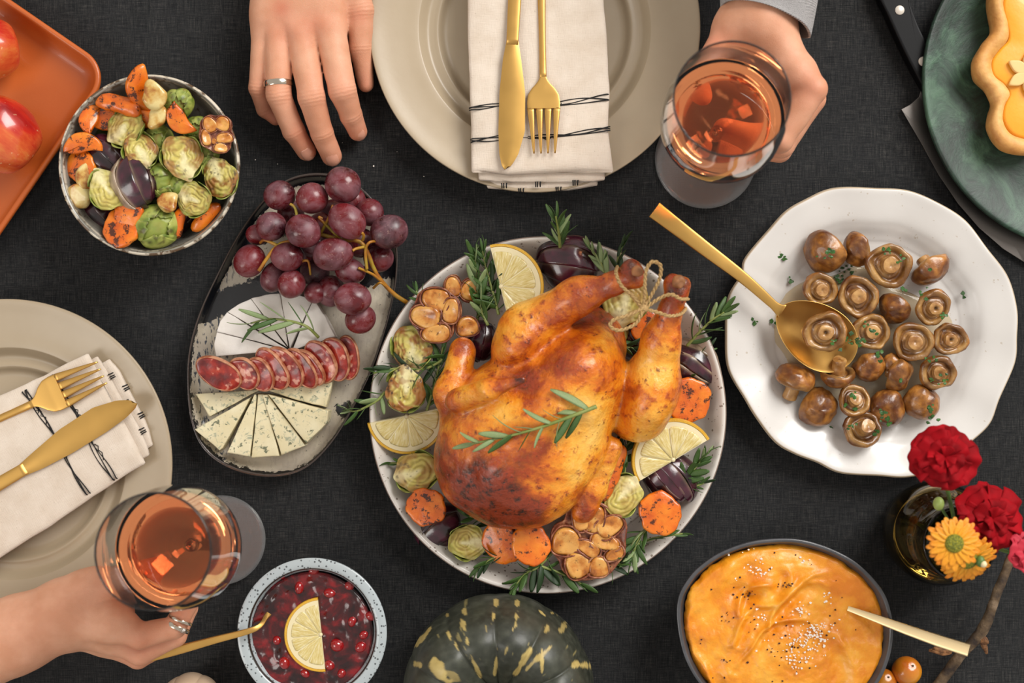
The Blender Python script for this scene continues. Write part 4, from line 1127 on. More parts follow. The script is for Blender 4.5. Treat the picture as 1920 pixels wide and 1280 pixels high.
# blue cheese wedges
bl = [([(372, 738), (397, 780), (482, 735), (498, 729)], 'flat blue cheese wedge lowest in the left of the fan, below the salami'),
      ([(478, 742), (372, 803), (418, 842), (424, 838)], 'broad blue cheese wedge second from the left'),
      ([(484, 737), (433, 846), (476, 853), (488, 738)], 'slender blue cheese wedge third from the left'),
      ([(490, 737), (478, 855), (530, 852), (500, 737)], 'blue cheese wedge in the middle of the fan'),
      ([(498, 738), (508, 738), (578, 832), (534, 850)], 'blue cheese wedge right of the middle of the fan'),
      ([(510, 738), (622, 768), (620, 790), (580, 828)], 'thick broad blue cheese wedge with grey rind at lower right'),
      ([(506, 730), (628, 712), (615, 762), (560, 748)], 'flat blue cheese wedge at upper right below the salami')]
for k, (poly, l) in enumerate(bl):
    wedge('blue_cheese_wedge', l, poly, .0075, [.010, .014, .016, .015, .016, .018, .013][k], M['blue'], .0010, k + 20)
# ================================================================ salami
def salami(label, px, py, a, b, rz, z, tilt, seed):
    A = np.arange(56) * 2 * PI / 56; Ra, Rb = S(a, z), S(b, z)
    rr = 1 + .03 * np.sin(2 * A + seed) + .025 * np.sin(3 * A + seed * 2)
    out = np.stack([Ra * rr * np.cos(A), Rb * rr * np.sin(A)], 1)
    t = thing('salami_slice', label, 'meat', P(px, py, z), (0, 0, 0))
    t.rotation_euler = (Matrix.Rotation(math.radians(rz), 3, 'Z') @ Matrix.Rotation(math.radians(tilt), 3, 'X') @ Matrix.Rotation(math.radians(6), 3, 'Y')).to_euler()
    V, F = slab(out * .975, .0042, .0008, 8, .0006, 140, seed)
    obj('meat', mesh('salami', V, F), M['salami'], t)
    ring = [(x, y, .0021 + .0004 * math.sin(5 * i / 9.)) for i, (x, y) in enumerate(out * .985)]
    p = np.array(ring); V = []; seg = 8
    for i in range(56):
        d = p[i].copy(); d[2] = 0; d /= np.linalg.norm(d)
        for j in range(seg):
            w = 2 * PI * j / seg; V.append(p[i] + d * .0010 * math.cos(w) + np.array([0, 0, .0025 * math.sin(w)]))
    F = [(i * seg + j, i * seg + (j + 1) % seg, ((i + 1) % 56) * seg + (j + 1) % seg, ((i + 1) % 56) * seg + j) for i in range(56) for j in range(seg)]
    obj('casing', mesh('casing', V, F), M['casing'], t)
sal = [(652, 670, 41, 23, 96, .022, 8, 'salami slice at the right end of the row'), (629, 672, 42, 27, 108, .025, 14, 'pale-edged salami slice second from the right end'), (603, 677, 43, 27, 112, .027, 18, 'salami slice third from the right end'),
       (583, 688, 38, 22, 120, .028, 26, 'salami slice fourth from the right end'), (567, 688, 42, 24, 122, .028, 26, 'salami slice in the middle of the row'), (539, 686, 43, 26, 125, .028, 24, 'salami slice right of the middle at the brie tips'),
       (513, 690, 43, 26, 122, .027, 24, 'salami slice fourth from the left end'), (489, 700, 34, 25, 125, .026, 22, 'third salami slice from the left end'), (460, 698, 34, 25, 130, .026, 20, 'second salami slice from the left end'), (412, 698, 46, 27, 147, .026, 16, 'large salami slice at the left end of the row')]
for k, (x, y, a, b, rz, z, tl, l) in enumerate(sal): salami(l, x, y, a, b, -(180 - rz), z - .004 + .0006 * k, tl, k + 3)
# rosemary on the brie
sprig('pale rosemary sprig lying across the brie', [(597, 632), (575, 612), (545, 602), (505, 598), (470, 606), (448, 632)][:5] , [.026, .034, .036, .034, .030], 9, 60, 51, .75, ('needle_pale', 'needle_pale', 'needle'), (25, 60))

# ================================================================ roast chicken
def build_chicken():
    z6 = .06
    prim = []   # (distance function, blend)
    def cap(a, b, ra, rb, k): 
        A, B = P(*a), P(*b); prim.append((lambda Q: d_cap(Q, A, B, S(ra, a[2]), S(rb, b[2])), k))
    def ell(x, y, z, rx, ry, rz_, deg, k):
        C = P(x, y, z); prim.append((lambda Q: d_ell(Q, C, (S(rx, z), S(ry, z), rz_), math.radians(deg)), k))
    ell(985, 815, .052, 172, 152, .047, 55, 0)          # breast
    ell(1082, 708, .056, 108, 84, .044, 62, .022)       # tail end of the breast
    ell(912, 872, .042, 92, 84, .036, 30, .02)          # shoulder side
    ell(985, 905, .044, 84, 72, .036, 20, .02)          # neck end
    ell(1098, 640, .034, 70, 80, .028, 60, .008)        # back between the legs
    # keel: faint ridge from neck to tail
    cap((950, 880, .086), (1090, 690, .090), 26, 30, .02)
    # left leg (upper in the picture)
    legs = []
    def lcap(a, b, ra, rb): 
        A, B = P(*a), P(*b); return lambda Q: d_cap(Q, A, B, S(ra, a[2]), S(rb, b[2]))
    def lell(x, y, z, rx, ry, rz_, deg):
        C = P(x, y, z); return lambda Q: d_ell(Q, C, (S(rx, z), S(ry, z), rz_), math.radians(deg))
    L1 = [(lell(975, 640, .060, 66, 46, .030, 50), 0), (lcap((988, 612, .066), (1085, 556, .080), 45, 34), .012), (lcap((1085, 556, .080), (1150, 533, .090), 33, 20), .01), (lcap((1150, 533, .090), (1182, 520, .094), 20, 23), .006),
          (lcap((1184, 504, .094), (1196, 524, .095), 17, 18), .004)]
    L2 = [(lell(1215, 738, .052, 52, 84, .034, -10), 0), (lcap((1228, 715, .06), (1240, 640, .074), 47, 34), .012), (lcap((1240, 640, .074), (1256, 585, .086), 33, 22), .01), (lcap((1256, 585, .086), (1268, 552, .092), 21, 24), .006),
          (lcap((1262, 530, .094), (1280, 534, .094), 18, 18), .004), (lell(1190, 785, .04, 42, 34, .024, 30), .015)]
    W1 = [(lcap((868, 658, .044), (846, 738, .052), 25, 30), 0), (lcap((846, 738, .052), (868, 812, .048), 30, 40), .008), (lcap((858, 752, .078), (918, 730, .098), 23, 20), .006), (lcap((918, 730, .098), (980, 711, .109), 19, 7), .004)]
    W2 = [(lcap((1150, 838, .052), (1112, 915, .046), 17, 23), 0), (lcap((1112, 915, .046), (1093, 958, .040), 23, 23), .006), (lcap((1086, 905, .05), (1102, 948, .044), 12, 15), .006)]
    def f(Q):
        d = prim[0][0](Q)
        for g_, k in prim[1:]: d = smin(d, g_(Q), k)
        for grp, k in ((L1, .005), (L2, .005), (W1, .004), (W2, .003)):
            e = grp[0][0](Q)
            for g_, kk in grp[1:]: e = smin(e, g_(Q), kk)
            d = smin(d, e, k)
        d = d + .0012 * vnoise(Q, 55, 3) + .0005 * vnoise(Q, 160, 5)
        return np.maximum(d, .010 - Q[:, 2])
    lo = P(800, 1000, 0); hi = P(1320, 470, 0)
    V, F = surfnet(f, (lo.x, lo.y, .006), (hi.x, hi.y, .125), .0018)
    px = 960 + V[:, 0] / (K * (D - V[:, 2]) / D); py = 640 - V[:, 1] / (K * (D - V[:, 2]) / D)
    burn = np.zeros(len(V)); pale = np.zeros(len(V))
    for x, y, s, w in [(870, 930, 55, .75), (935, 945, 50, .6), (905, 905, 35, .5), (1000, 975, 30, .5), (1190, 508, 24, 1.0), (1274, 528, 22, 1.0), (1150, 545, 26, .5), (1250, 575, 18, .4), (1000, 850, 30, .3), (980, 708, 22, .8), (950, 680, 30, .35), (1095, 950, 25, .45),
                       (830, 850, 30, .5), (1095, 600, 40, .5), (1090, 540, 22, .4), (870, 645, 18, .5), (845, 770, 18, .4), (1065, 700, 25, .35), (1190, 730, 14, .5)]:
        burn += w * np.exp(-((px - x) ** 2 + (py - y) ** 2) / (2 * s * s))
    for x, y, s, w in [(1125, 780, 55, 1.0), (1080, 860, 50, .8), (1050, 930, 30, .6), (960, 600, 35, .7), (1230, 700, 30, .6), (905, 735, 18, .9), (1120, 650, 30, .6), (940, 780, 40, .4), (1120, 900, 20, .9)]:
        pale += w * np.exp(-((px - x) ** 2 + (py - y) ** 2) / (2 * s * s))
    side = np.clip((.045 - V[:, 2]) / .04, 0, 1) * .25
    o = np.array(P(1010, 760, .0))
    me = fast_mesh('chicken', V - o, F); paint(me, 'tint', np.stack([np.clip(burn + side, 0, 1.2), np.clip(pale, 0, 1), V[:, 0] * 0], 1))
    t = thing('roast_chicken', 'golden roast chicken with tied legs in the middle of the round plate', 'poultry', o)
    obj('body', me, M['chicken'], t)
    # bone ends
    for x, y, z, r in ((1194, 508, .1085, 11), (1272, 528, .1085, 13)):
        V, F = ico(3); V = V * (S(r, z), S(r, z), S(r * .55, z)); V += vec3(V, 300, int(x)) * .0008
        me = mesh('bone_end', V, F); paint(me, 'col', np.array([c('#8a5a34')[:3]] * len(V)) * (1 + .4 * vnoise(V, 400, 2)[:, None]))
        obj('bone_end', me, M['bread'], t, P(x, y, z) - Vector(o))
    # twine: a strand is two twisted plies
    def strand(pts, name='twine'):
        q = spline([(P(*p) - Vector(o))[:] for p in pts], 70); parts = []
        T = np.gradient(q, axis=0); T /= np.linalg.norm(T, axis=1)[:, None]; s = np.cross(T, (0, 0, 1)); s /= np.linalg.norm(s, axis=1)[:, None] + 1e-9; u = np.cross(s, T)
        ln = np.concatenate([[0], np.cumsum(np.linalg.norm(np.diff(q, axis=0), axis=1))])
        for ph in (0, PI):
            a = ln / .0035 * 2 * PI / 2 + ph
            parts.append(tube(q + .0007 * (np.cos(a)[:, None] * s + np.sin(a)[:, None] * u), .00085, 6))
        return parts
    k0 = (1207, 577, .1125)
    pr = []
    pr += strand([k0, (1209, 545, .118), (1211, 510, .121), (1222, 491, .121), (1238, 497, .120), (1237, 522, .118), (1222, 552, .115), k0])
    pr += strand([k0, (1180, 590, .116), (1150, 600, .118), (1145, 612, .118), (1162, 619, .117), (1190, 608, .115), (1202, 590, .114), k0])
    pr += strand([(1158, 500, .092), (1155, 512, .108), (1165, 535, .112), (1188, 556, .113), k0, (1232, 585, .113), (1255, 592, .112), (1277, 588, .104), (1286, 578, .09)])
    pr += strand([(1180, 548, .094), (1192, 562, .109), k0, (1235, 560, .113), (1258, 552, .116), (1276, 560, .114), (1290, 560, .10)])
    V, F = join(pr); obj('twine', mesh('twine', V, F), M['twine'], t)
    kn, kf = ico(3); kn = kn * (S(10, .1), S(8, .1), .0026); kn += vec3(kn, 500, 2) * .0006
    obj('knot', mesh('knot', kn, kf), M['twine'], t, P(*k0) - Vector(o))
build_chicken()

# ================================================================ garnish on the round plate
lemon('lemon half slice leaning behind the upper chicken leg', 938, 538, 82, .040, 14, (0, -6), 1)
lemon('lemon half slice at the left rim below the charred sprouts', 762, 778, 75, .030, -78, (-10, 0), 2)
lemon('lemon half slice at the right below the carrot slice', 1262, 862, 79, .036, 121, (6, 0), 3, .2)
G5 = [(-.42, .05, .34, .50, 65), (.12, .62, .36, .46, 70), (.60, .12, .28, .42, -10), (.05, -.58, .44, .30, 20)]
garlic('big golden garlic head at the upper left of the round plate', 818, 592, 56, .040, [(-.35, -.02, .40, .52, 80), (-.02, .55, .38, .48, 75), (.50, .18, .28, .42, -8), (-.02, -.58, .30, .48, 95)], (4, -8), 0, 51)
garlic('two-clove garlic piece behind the golden garlic head', 864, 542, 38, .036, [(-.42, .12, .40, .50, 10), (.45, -.05, .44, .52, -15)], (0, 14), 0, 52)
garlic('single dark garlic clove piece beside the raised wing', 876, 612, 26, .036, [(0, 0, .82, .72, 10)], (0, 12), 0, 53)
garlic('halved garlic head with nine cloves at the bottom of the plate', 1102, 1013, 68, .038, [(-.60, .0, .40, .40, 0), (-.22, .62, .20, .36, 12), (.18, .62, .27, .40, -20), (.60, .40, .28, .40, -62), (.48, -.05, .22, .40, -105), (.0, -.20, .20, .36, 60), (-.28, -.68, .34, .36, 30), (.28, -.72, .28, .28, 0), (.72, -.35, .18, .28, 120)], (4, 0), 0, 54)
sprout('charred sprout half upper left, just below the garlic head', 770, 651, 37, .033, 290, (-6, -12), 61, .9, .7)
sprout('charred sprout half with white heart above the left lemon', 760, 731, 37, .038, 88, (4, -6), 62, 1.0, .5, elong=1.1)
sprout('browned sprout half below the left lemon slice', 781, 884, 37, .034, 195, (0, -8), 63, .55, .3, elong=1.1)
sprout('pale sprout half beside the purple petals at the lower left', 877, 1017, 32, .034, 0, (6, 0), 64, .3, .7)
sprout('ringed sprout half next to the right wing tip', 1167, 929, 35, .042, 55, (0, 4), 65, .25, .2)
sprout('large sprout half under the twine between the legs', 1172, 566, 42, .040, 250, (0, 0), 66, .5, .4)
sprout('green sprout half below the twine between the legs', 1145, 622, 30, .028, 150, (0, 0), 67, .4, .9)
carrot('carrot slice at the lower left of the plate beside the browned sprout', 799, 950, 37, .038, (-6, -8), 0, 21)
carrot('charred carrot slice at the bottom, overlapped by another', 941, 1018, 42, .034, (0, -14), 25, 22, sx=.82)
carrot('glossy carrot slice at the bottom of the plate beside the garlic', 995, 1021, 38, .042, (-4, 4), 0, 23)
carrot('carrot slice with black star-shaped char at the lower right', 1237, 962, 41, .040, (0, 0), 40, 24)
carrot('large carrot slice at the right rim behind the leg', 1291, 751, 43, .032, (4, 4), 10, 25)
carrot('orange carrot slice mostly hidden below the twine', 1212, 612, 30, .030, (0, 0), 40, 27)
onion_fan('dark onion wedge added in the black hollow between the legs', 1122, 588, 44, .014, 30, (0, 0), 4, 76, 15, 165, .08)  # added dark filler for the black cavity between the legs
onion_fan('dark onion wedge added in the hollow below the twine knot', 1185, 632, 44, .012, -60, (0, 0), 4, 77, 15, 165, .08)  # second added filler, darkens the hollow under the knot
carrot_stick('long carrot wedge tucked beside the right wing', 1148, 888, 112, 19, .040, 68, 0, 26)
onion_fan('charred purple onion wedge with ridged layers at lower right', 1250, 898, 54, .022, -48, (0, 0), 7, 71, 15, 170, .22, .85, .035, 1.1)
onion_fan('dark purple onion petals at the lower left rim of the plate', 826, 990, 44, .016, 40, (0, 0), 3, 72, 10, 170, .15, .8, .09, 1.1)
onion_fan('purple onion wedge behind the upper leg at the back rim', 1066, 500, 58, .020, -8, (0, 0), 4, 73, 10, 165, .25, .8, .07, 1.1)
onion_fan('striped onion wedge poking out right of the tied leg', 1290, 692, 54, .014, -32, (0, 0), 6, 74, 15, 165, .85, .8, .06, 1.1)
onion_fan('dark onion wedge in the shadow left of the leg', 905, 640, 36, .016, 80, (0, 0), 4, 75, 20, 160, .1)
DK = ('needle', 'needle_dark', 'needle'); PL = ('needle_pale', 'needle', 'needle_pale')
sprig('upright rosemary tuft at the back rim of the round plate', [(1050, 463), (1048, 440), (1042, 405)], [.034, .044, .055], 12, 42, 1, 1.1, ('needle', 'needle_pale', 'needle'), (20, 55), start=.0)
sprig('rosemary sprig leaning over the rim left of the back lemon', [(935, 590), (925, 550), (912, 505), (905, 470)], .034, 22, 46, 2, 1.1, ('needle', 'needle', 'needle_dark'))
sprig('pale rosemary sprig between the lemon and the garlic pair', [(915, 610), (900, 575), (893, 520), (890, 470)], .034, 18, 44, 3, 1.2, PL, (20, 60))
sprig('rosemary tuft behind the garlic at the left rim', [(820, 600), (795, 570), (780, 545)], .036, 10, 30, 4, 1.1, DK)
sprig('rosemary sprig reaching left over the rim between two sprouts', [(850, 660), (800, 690), (745, 690), (700, 700)], [.030, .032, .034, .036], 18, 40, 5, 1.1, DK, (25, 60))
sprig('rosemary sprig beyond the left rim above the lemon', [(722, 735), (705, 752), (670, 770), (650, 768)], [.033, .036, .036, .034], 12, 36, 6, 1.1, ('needle', 'needle', 'needle_pale'), (30, 70))
sprig('rosemary sprig in the gap right of the charred sprouts', [(800, 770), (812, 730), (822, 690), (830, 650)], .03, 18, 44, 7, 1.2, DK, (20, 60))
sprig('rosemary tips showing at the back rim right of the onion', [(1140, 520), (1125, 490), (1105, 462)], .036, 12, 36, 8, 1.1, PL, (15, 45))
sprig('single curved rosemary tip at the back rim near the leg', [(1165, 520), (1158, 490), (1170, 455)], .040, 7, 40, 9, 1.0, ('needle_dark', 'needle'), (10, 35))
sprig('rosemary sprig pointing out of the plate right of the tied leg', [(1288, 648), (1312, 622), (1335, 600), (1358, 585)], [.032, .038, .042, .044], 13, 44, 10, 1.2, ('needle', 'needle_pale', 'needle'), (30, 70))
sprig('dark rosemary beneath the striped onion wedge', [(1275, 720), (1290, 700), (1325, 655)], .024, 10, 34, 11, 1.1, DK)
sprig('rosemary bundle at the right rim below the lemon slice', [(1275, 905), (1300, 880), (1325, 850)], .034, 16, 38, 12, 1.3, ('needle', 'needle_pale', 'needle'), (20, 60))
sprig('dark rosemary tip right of the ridged onion', [(1285, 905), (1300, 912), (1320, 905)], .03, 5, 30, 13, 1.2, DK, (10, 40))
sprig('rosemary sprig between the garlic head and the starred carrot', [(1220, 985), (1200, 1005), (1190, 1030), (1185, 1045)], .034, 16, 42, 14, 1.3, ('needle', 'needle', 'needle_pale'), (20, 65))
sprig('thin rosemary tip crossing the lower right rim', [(1195, 1020), (1230, 1008), (1280, 1000)], [.034, .036, .036], 6, 34, 15, 1.0, ('needle_dark', 'needle'), (10, 35))
sprig('rosemary sprig under the two bottom carrot slices', [(1040, 1030), (1010, 1062), (985, 1075), (965, 1100)], .034, 15, 42, 16, 1.3, ('needle', 'needle_dark', 'needle'), (20, 70))
sprig('rosemary tips spreading along the bottom rim by the garlic', [(1010, 1060), (1045, 1072), (1090, 1094)], .034, 8, 42, 17, 1.3, DK, (15, 50))
sprig('rosemary sprig below the pale sprout at the lower left rim', [(950, 1040), (925, 1045), (898, 1065)], .034, 10, 36, 18, 1.4, ('needle', 'needle_dark', 'needle'), (15, 50))
sprig('dark rosemary under the chicken at the lower left', [(960, 985), (915, 975), (880, 968)], .026, 12, 36, 19, 1.3, DK, (20, 60))
sprig('dark rosemary in the hollow between right wing and leg', [(1165, 870), (1172, 840), (1190, 820)], .028, 12, 34, 20, 1.4, DK, (20, 60))
sprig('pale rosemary tip beside the right carrot wedge', [(1160, 915), (1170, 895), (1172, 870)], .036, 6, 30, 21, 1.4, PL, (10, 40))
sprig('rosemary leaf tips left of the browned sprout', [(790, 865), (755, 868), (722, 868)], .026, 6, 30, 22, 1.4, DK, (10, 40))
sprig('pale green rosemary sprig laid on top of the chicken breast', [(1118, 762), (1085, 775), (1045, 790), (1000, 805), (950, 818), (880, 833)], [.103, .106, .108, .108, .106, .100], 16, 58, 23, .95, ('needle_pale', 'needle_pale', 'needle'), (30, 65), stem_r=4)
sprig('dark rosemary between the legs below the twine bow', [(1120, 600), (1150, 640), (1195, 655)], .032, 14, 36, 25, 1.3, DK, (20, 70))
sprig('rosemary tuft hanging over the rim below the ringed garlic head', [(1130, 1050), (1150, 1062), (1172, 1050)], .034, 8, 34, 26, 1.3, DK, (20, 60))
sprig('rosemary filling the hollow below the two-clove garlic', [(895, 600), (900, 570), (915, 545)], .028, 14, 40, 24, 1.2, DK, (20, 70))

# ================================================================ mushrooms
def mushroom(label, px, py, r, z, yaw=0, tilt=0, up=True, stem=.45, seed=0, cat='mushroom', hollow=False, loc=None):
    """up: open side up (stem end visible)"""
    R = S(r, z); N = 44; A = np.arange(N) * 2 * PI / N; rnd = random.Random(seed)
    t = thing('mushroom', label, cat, P(px, py, z))
    base = Matrix.Rotation(0 if up else PI, 3, 'X')
    t.rotation_euler = (Matrix.Rotation(math.radians(yaw), 3, 'Z') @ Matrix.Rotation(math.radians(tilt), 3, 'X') @ base).to_euler()
    prof = spline([(.02, -.58), (.35, -.54), (.72, -.36), (.95, -.04), (1.0, .18), (.93, .34), (.82, .37), (.72, .31), (.66, .22), (.58, .19), (.50, .24), (.40, .24), (.02, .18)], 46)
    ob = 1 + .04 * np.sin(2 * A + seed) + .02 * np.sin(3 * A + seed * 3)
    rings = [np.stack([R * f * ob * np.cos(A), R * f * ob * np.sin(A), np.full(N, z_ * R)], 1) for f, z_ in prof]
    V, F = loft(rings); V = np.array(V); V += vec3(V, 1.6 / R, seed) * R * .11 + vec3(V, 4.5 / R, seed + 3) * R * .035
    r_ = np.hypot(V[:, 0], V[:, 1]) / R; zz = V[:, 2] / R
    inside = np.clip(((zz + .05) * 2.5), 0, 1) * np.clip((1.02 - r_) * 7, 0, 1)
    dark = np.array(c('#55290d')[:3]); mid = np.array(c('#9a6329')[:3]); tan = np.array(c('#b88d52')[:3]); red = np.array(c('#7c3810')[:3])
    n = np.clip(fbm(V, 1.3 / R, seed) * .8 + .5, 0, 1)[:, None]; n2 = np.clip(fbm(V, 4 / R, seed + 4) * 1.2 + .4, 0, 1)[:, None]
    outc = dark * (1 - n) + (mid if rnd.random() < .6 else red * .4 + mid * .6) * n
    n3 = np.clip(fbm(V, 2.1 / R, seed + 9) * 1.6 + .2, 0, 1)[:, None]; outc = outc * (1 - .6 * n2) + np.array(c('#b57a34')[:3]) * .6 * n2; outc = outc * (1 - .7 * n3) + np.array(c('#4a220b')[:3]) * .7 * n3
    inc = mid * .5 * (1 - n) + tan * .95 * n
    inc = inc * .9
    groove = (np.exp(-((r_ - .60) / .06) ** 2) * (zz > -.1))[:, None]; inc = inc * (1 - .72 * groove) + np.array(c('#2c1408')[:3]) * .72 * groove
    col = outc * (1 - inside[:, None]) + inc * inside[:, None]
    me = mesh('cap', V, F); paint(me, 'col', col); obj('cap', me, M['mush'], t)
    sp = [(.44, .10), (.41, .18), (.37, .12 + stem * .6), (.37, .08 + stem), (.33, .12 + stem), (.16, .13 + stem), (.02, .10 + stem - (.12 if hollow else 0))]
    sp = spline(sp, 22); rings = [np.stack([R * f * np.cos(A) * (1 + .05 * np.sin(3 * A + seed)), R * f * np.sin(A), np.full(N, z_ * R)], 1) for f, z_ in sp]
    V, F = loft(rings); V = np.array(V); V += vec3(V, 3 / R, seed) * R * .04
    r_ = np.hypot(V[:, 0], V[:, 1]) / R; n = np.clip(fbm(V, 3 / R, seed) * .8 + .5, 0, 1)[:, None]
    col = np.array(c('#8e5f2e')[:3]) * (1 - n) + np.array(c('#b98d55')[:3]) * n
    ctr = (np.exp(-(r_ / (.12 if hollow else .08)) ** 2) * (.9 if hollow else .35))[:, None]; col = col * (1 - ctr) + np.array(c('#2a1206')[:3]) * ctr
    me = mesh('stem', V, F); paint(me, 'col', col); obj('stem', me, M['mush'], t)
    return t
ZM = .022
ms = [(1543, 476, 43, -50, 52, False, .6, 'large wrinkled mushroom cap at the upper left of the group, parsley on it'),
      (1603, 468, 32, -70, 58, False, .7, 'small dark mushroom cap at the top of the group'),
      (1665, 497, 43, 0, 3, True, .42, 'big upturned mushroom at the top of the group with wide pale stem'),
      (1746, 508, 37, 30, 60, False, .7, 'shiny wrinkled mushroom cap at the upper right, stem stub behind'),
      (1537, 542, 32, 30, 8, True, .5, 'upturned mushroom just above the spoon bowl'),
      (1606, 555, 38, 0, 4, True, .42, 'upturned mushroom in the second row with thick rolled rim'),
      (1676, 580, 33, -40, 66, False, .6, 'mushroom cap lying on its side in the middle of the second row'),
      (1748, 576, 34, 10, 6, True, .55, 'upturned mushroom with hollow dark stem at the right'),
      (1632, 621, 36, 0, 5, True, .42, 'upturned mushroom right of the spoon with parsley on its stem'),
      (1710, 640, 38, 0, 4, True, .5, 'upturned mushroom with large nub in the middle right'),
      (1779, 635, 33, 30, 8, True, .3, 'upturned mushroom with dark centre at the far right'),
      (1630, 690, 31, -10, 40, False, .6, 'round brown cap just below the spoon tip'),
      (1672, 682, 20, 0, 20, False, .3, 'small mushroom piece peeking out behind the smooth oval cap'),
      (1687, 703, 34, 65, 60, False, .6, 'smooth oval cap below the middle right mushroom'),
      (1757, 697, 34, 0, 6, True, .5, 'upturned mushroom with parsley around its rim at the lower right'),
      (1495, 705, 37, 165, 66, False, 1.15, 'mushroom at the lower left with its stem pointing down'),
      (1570, 705, 33, 0, -62, True, 1.0, 'mushroom standing sideways below the spoon, stem pointing up'),
      (1536, 764, 37, 0, 8, False, .4, 'orange-brown smooth cap at the bottom left of the group'),
      (1600, 752, 30, 0, -14, True, .6, 'dark upturned mushroom at the bottom, partly hidden'),
      (1665, 766, 36, 20, 10, False, .4, 'large round cap with parsley near the bottom'),
      (1730, 756, 34, 0, 12, False, .4, 'round cap with parsley at the bottom right of the group'),
      (1615, 806, 36, -20, -16, True, .95, 'lowest mushroom with tall stem facing up')]
for k, (x, y, r, yaw, tl, up, st_, l) in enumerate(ms):
    mushroom(l, x, y, r * 1.0, ZM + (.003 if up else 0), yaw, tl, up, st_, 100 + k, hollow=(k in (7, 10)))
# cooking juices: a thin pool following the plate floor
A = np.arange(90) * 2 * PI / 90
ro = S(150, .01) * (1 + .16 * np.sin(2 * A + 2.2) + .07 * np.sin(5 * A) + .03 * np.sin(9 * A))
oil = P(1610, 635, 0)
V, F = loft([np.stack([ro * f * np.cos(A), ro * f * np.sin(A) * .93, np.full(90, z)], 1) for f, z in ((.98, .0068), (1.0, .0070), (.985, .0076), (.9, .0079), (.5, .0079))])
e = tag(obj('cooking_juices', mesh('juices', V, F), M['oil'], loc=(oil.x, oil.y, 0)), 'yellowish oily cooking juice under the mushrooms', 'sauce', kind='stuff')
# parsley flecks: one uncountable scatter
def flecks(name, label, spots, m, size, seed, cat, jit=0):
    rnd = random.Random(seed); parts = []
    for x, y, z, n, sp in spots:
        for k in range(n):
            c0 = P(x + rnd.gauss(0, sp), y + rnd.gauss(0, sp), z); a = rnd.uniform(0, PI); s = size * rnd.uniform(.6, 1.4)
            m_ = rnd.choice((4, 5, 6)); top_ = [(c0.x + s * rnd.uniform(.5, 1.1) * math.cos(a + q * 2 * PI / m_), c0.y + s * rnd.uniform(.4, 1.0) * math.sin(a + q * 2 * PI / m_), c0.z + s * rnd.uniform(.15, .5)) for q in range(m_)]
            bot = [(x_, y_, c0.z - s * .2) for x_, y_, _ in top_]
            parts.append((top_ + bot, [tuple(range(m_)), tuple(range(2 * m_ - 1, m_ - 1, -1))] + [(q, (q + 1) % m_, m_ + (q + 1) % m_, m_ + q) for q in range(m_)]))
    return tag(obj(name, mesh(name, *join(parts), smooth=False), M[m]), label, cat, kind='stuff')
flecks('chopped_parsley', 'green chopped parsley strewn over the mushrooms and white plate',
       [(1469, 483, .0165, 5, 4), (1484, 529, .0105, 5, 3), (1451, 603, .010, 5, 3), (1417, 600, .017, 4, 4), (1574, 515, .009, 12, 8), (1590, 505, .009, 8, 6), (1550, 480, .042, 6, 7), (1560, 472, .042, 4, 5), (1663, 472, .039, 5, 4), (1690, 490, .037, 4, 5), (1742, 507, .045, 3, 3),
        (1692, 546, .04, 5, 4), (1740, 553, .04, 5, 6), (1768, 590, .038, 5, 4), (1615, 640, .037, 8, 6), (1622, 607, .037, 4, 4), (1635, 622, .05, 5, 3), (1645, 668, .03, 8, 6), (1590, 640, .03, 7, 6), (1590, 672, .02, 4, 4), (1748, 674, .037, 5, 5), (1774, 708, .037, 6, 5), (1750, 716, .036, 4, 5),
        (1600, 742, .042, 5, 4), (1600, 766, .03, 6, 7), (1658, 775, .044, 9, 7), (1665, 788, .038, 6, 5), (1745, 767, .042, 7, 4), (1742, 786, .035, 5, 6), (1600, 800, .037, 5, 5), (1637, 812, .037, 4, 4), (1690, 712, .044, 3, 3), (1530, 838, .018, 3, 3), (1476, 802, .015, 2, 3), (1544, 814, .012, 2, 8), (1808, 555, .014, 2, 3), (1564, 638, .048, 4, 3)],
       'parsley', .0017, 5, 'herb')

# serving spoon
def spoon(name, label, ctr, ax_deg, a, b, depth, z, handle, m='gold', hz=None, hw=(.004, .0058), th=(.0012, .0016)):
    """bowl centre (photo px), axis towards the handle, half length/width in px; handle: photo points from bowl to end"""
    t = thing(name, label, 'spoon', P(*ctr, z)); o = t.location
    Ra, Rb = S(a, z), S(b, z); nr, na = 14, 48; A = np.arange(na) * 2 * PI / na
    shx = np.cos(A); wid = np.sin(A) * (1 - .16 * shx)
    rings = []
    for k in range(1, nr + 1):
        f = k / nr; rings.append(np.stack([Ra * f * shx, Rb * f * wid, np.full(na, -depth * (1 - f ** 2.2))], 1))
    rings.append(np.stack([Ra * 1.012 * shx, Rb * 1.018 * wid, np.full(na, .0002)], 1))
    for k in range(nr, 0, -1):
        f = k / nr; rings.append(np.stack([Ra * f * shx, Rb * f * wid, np.full(na, -depth * (1 - f ** 2.2) - .0013)], 1))
    obj('bowl', mesh('spoon_bowl', *loft(rings)), M[m], t, rot=(0, 0, math.radians(ax_deg)))
    hz = hz or [z] * len(handle)
    q = spline([(P(x, y, h) - o)[:] for (x, y), h in zip(handle, hz)], 40)
    obj('handle', mesh('handle', *bar(q, [hw[0] * 1.3, hw[0] * .75, hw[0], hw[0] * .5 + hw[1] * .5, hw[1]], [th[0], th[0] * 1.3, th[1], th[1]], 18, 5), sharp=60), M[m], t)
    return t
spoon('serving_spoon', 'gold serving spoon resting over the rim of the mushroom plate', (1530, 627), 146, 83, 58, .011, .031, [(1466, 583), (1450, 571), (1395, 522), (1310, 457), (1227, 393)], 'gold', [.0312, .034, .040, .046, .050], (.0044, .0068), (.0014, .0016))
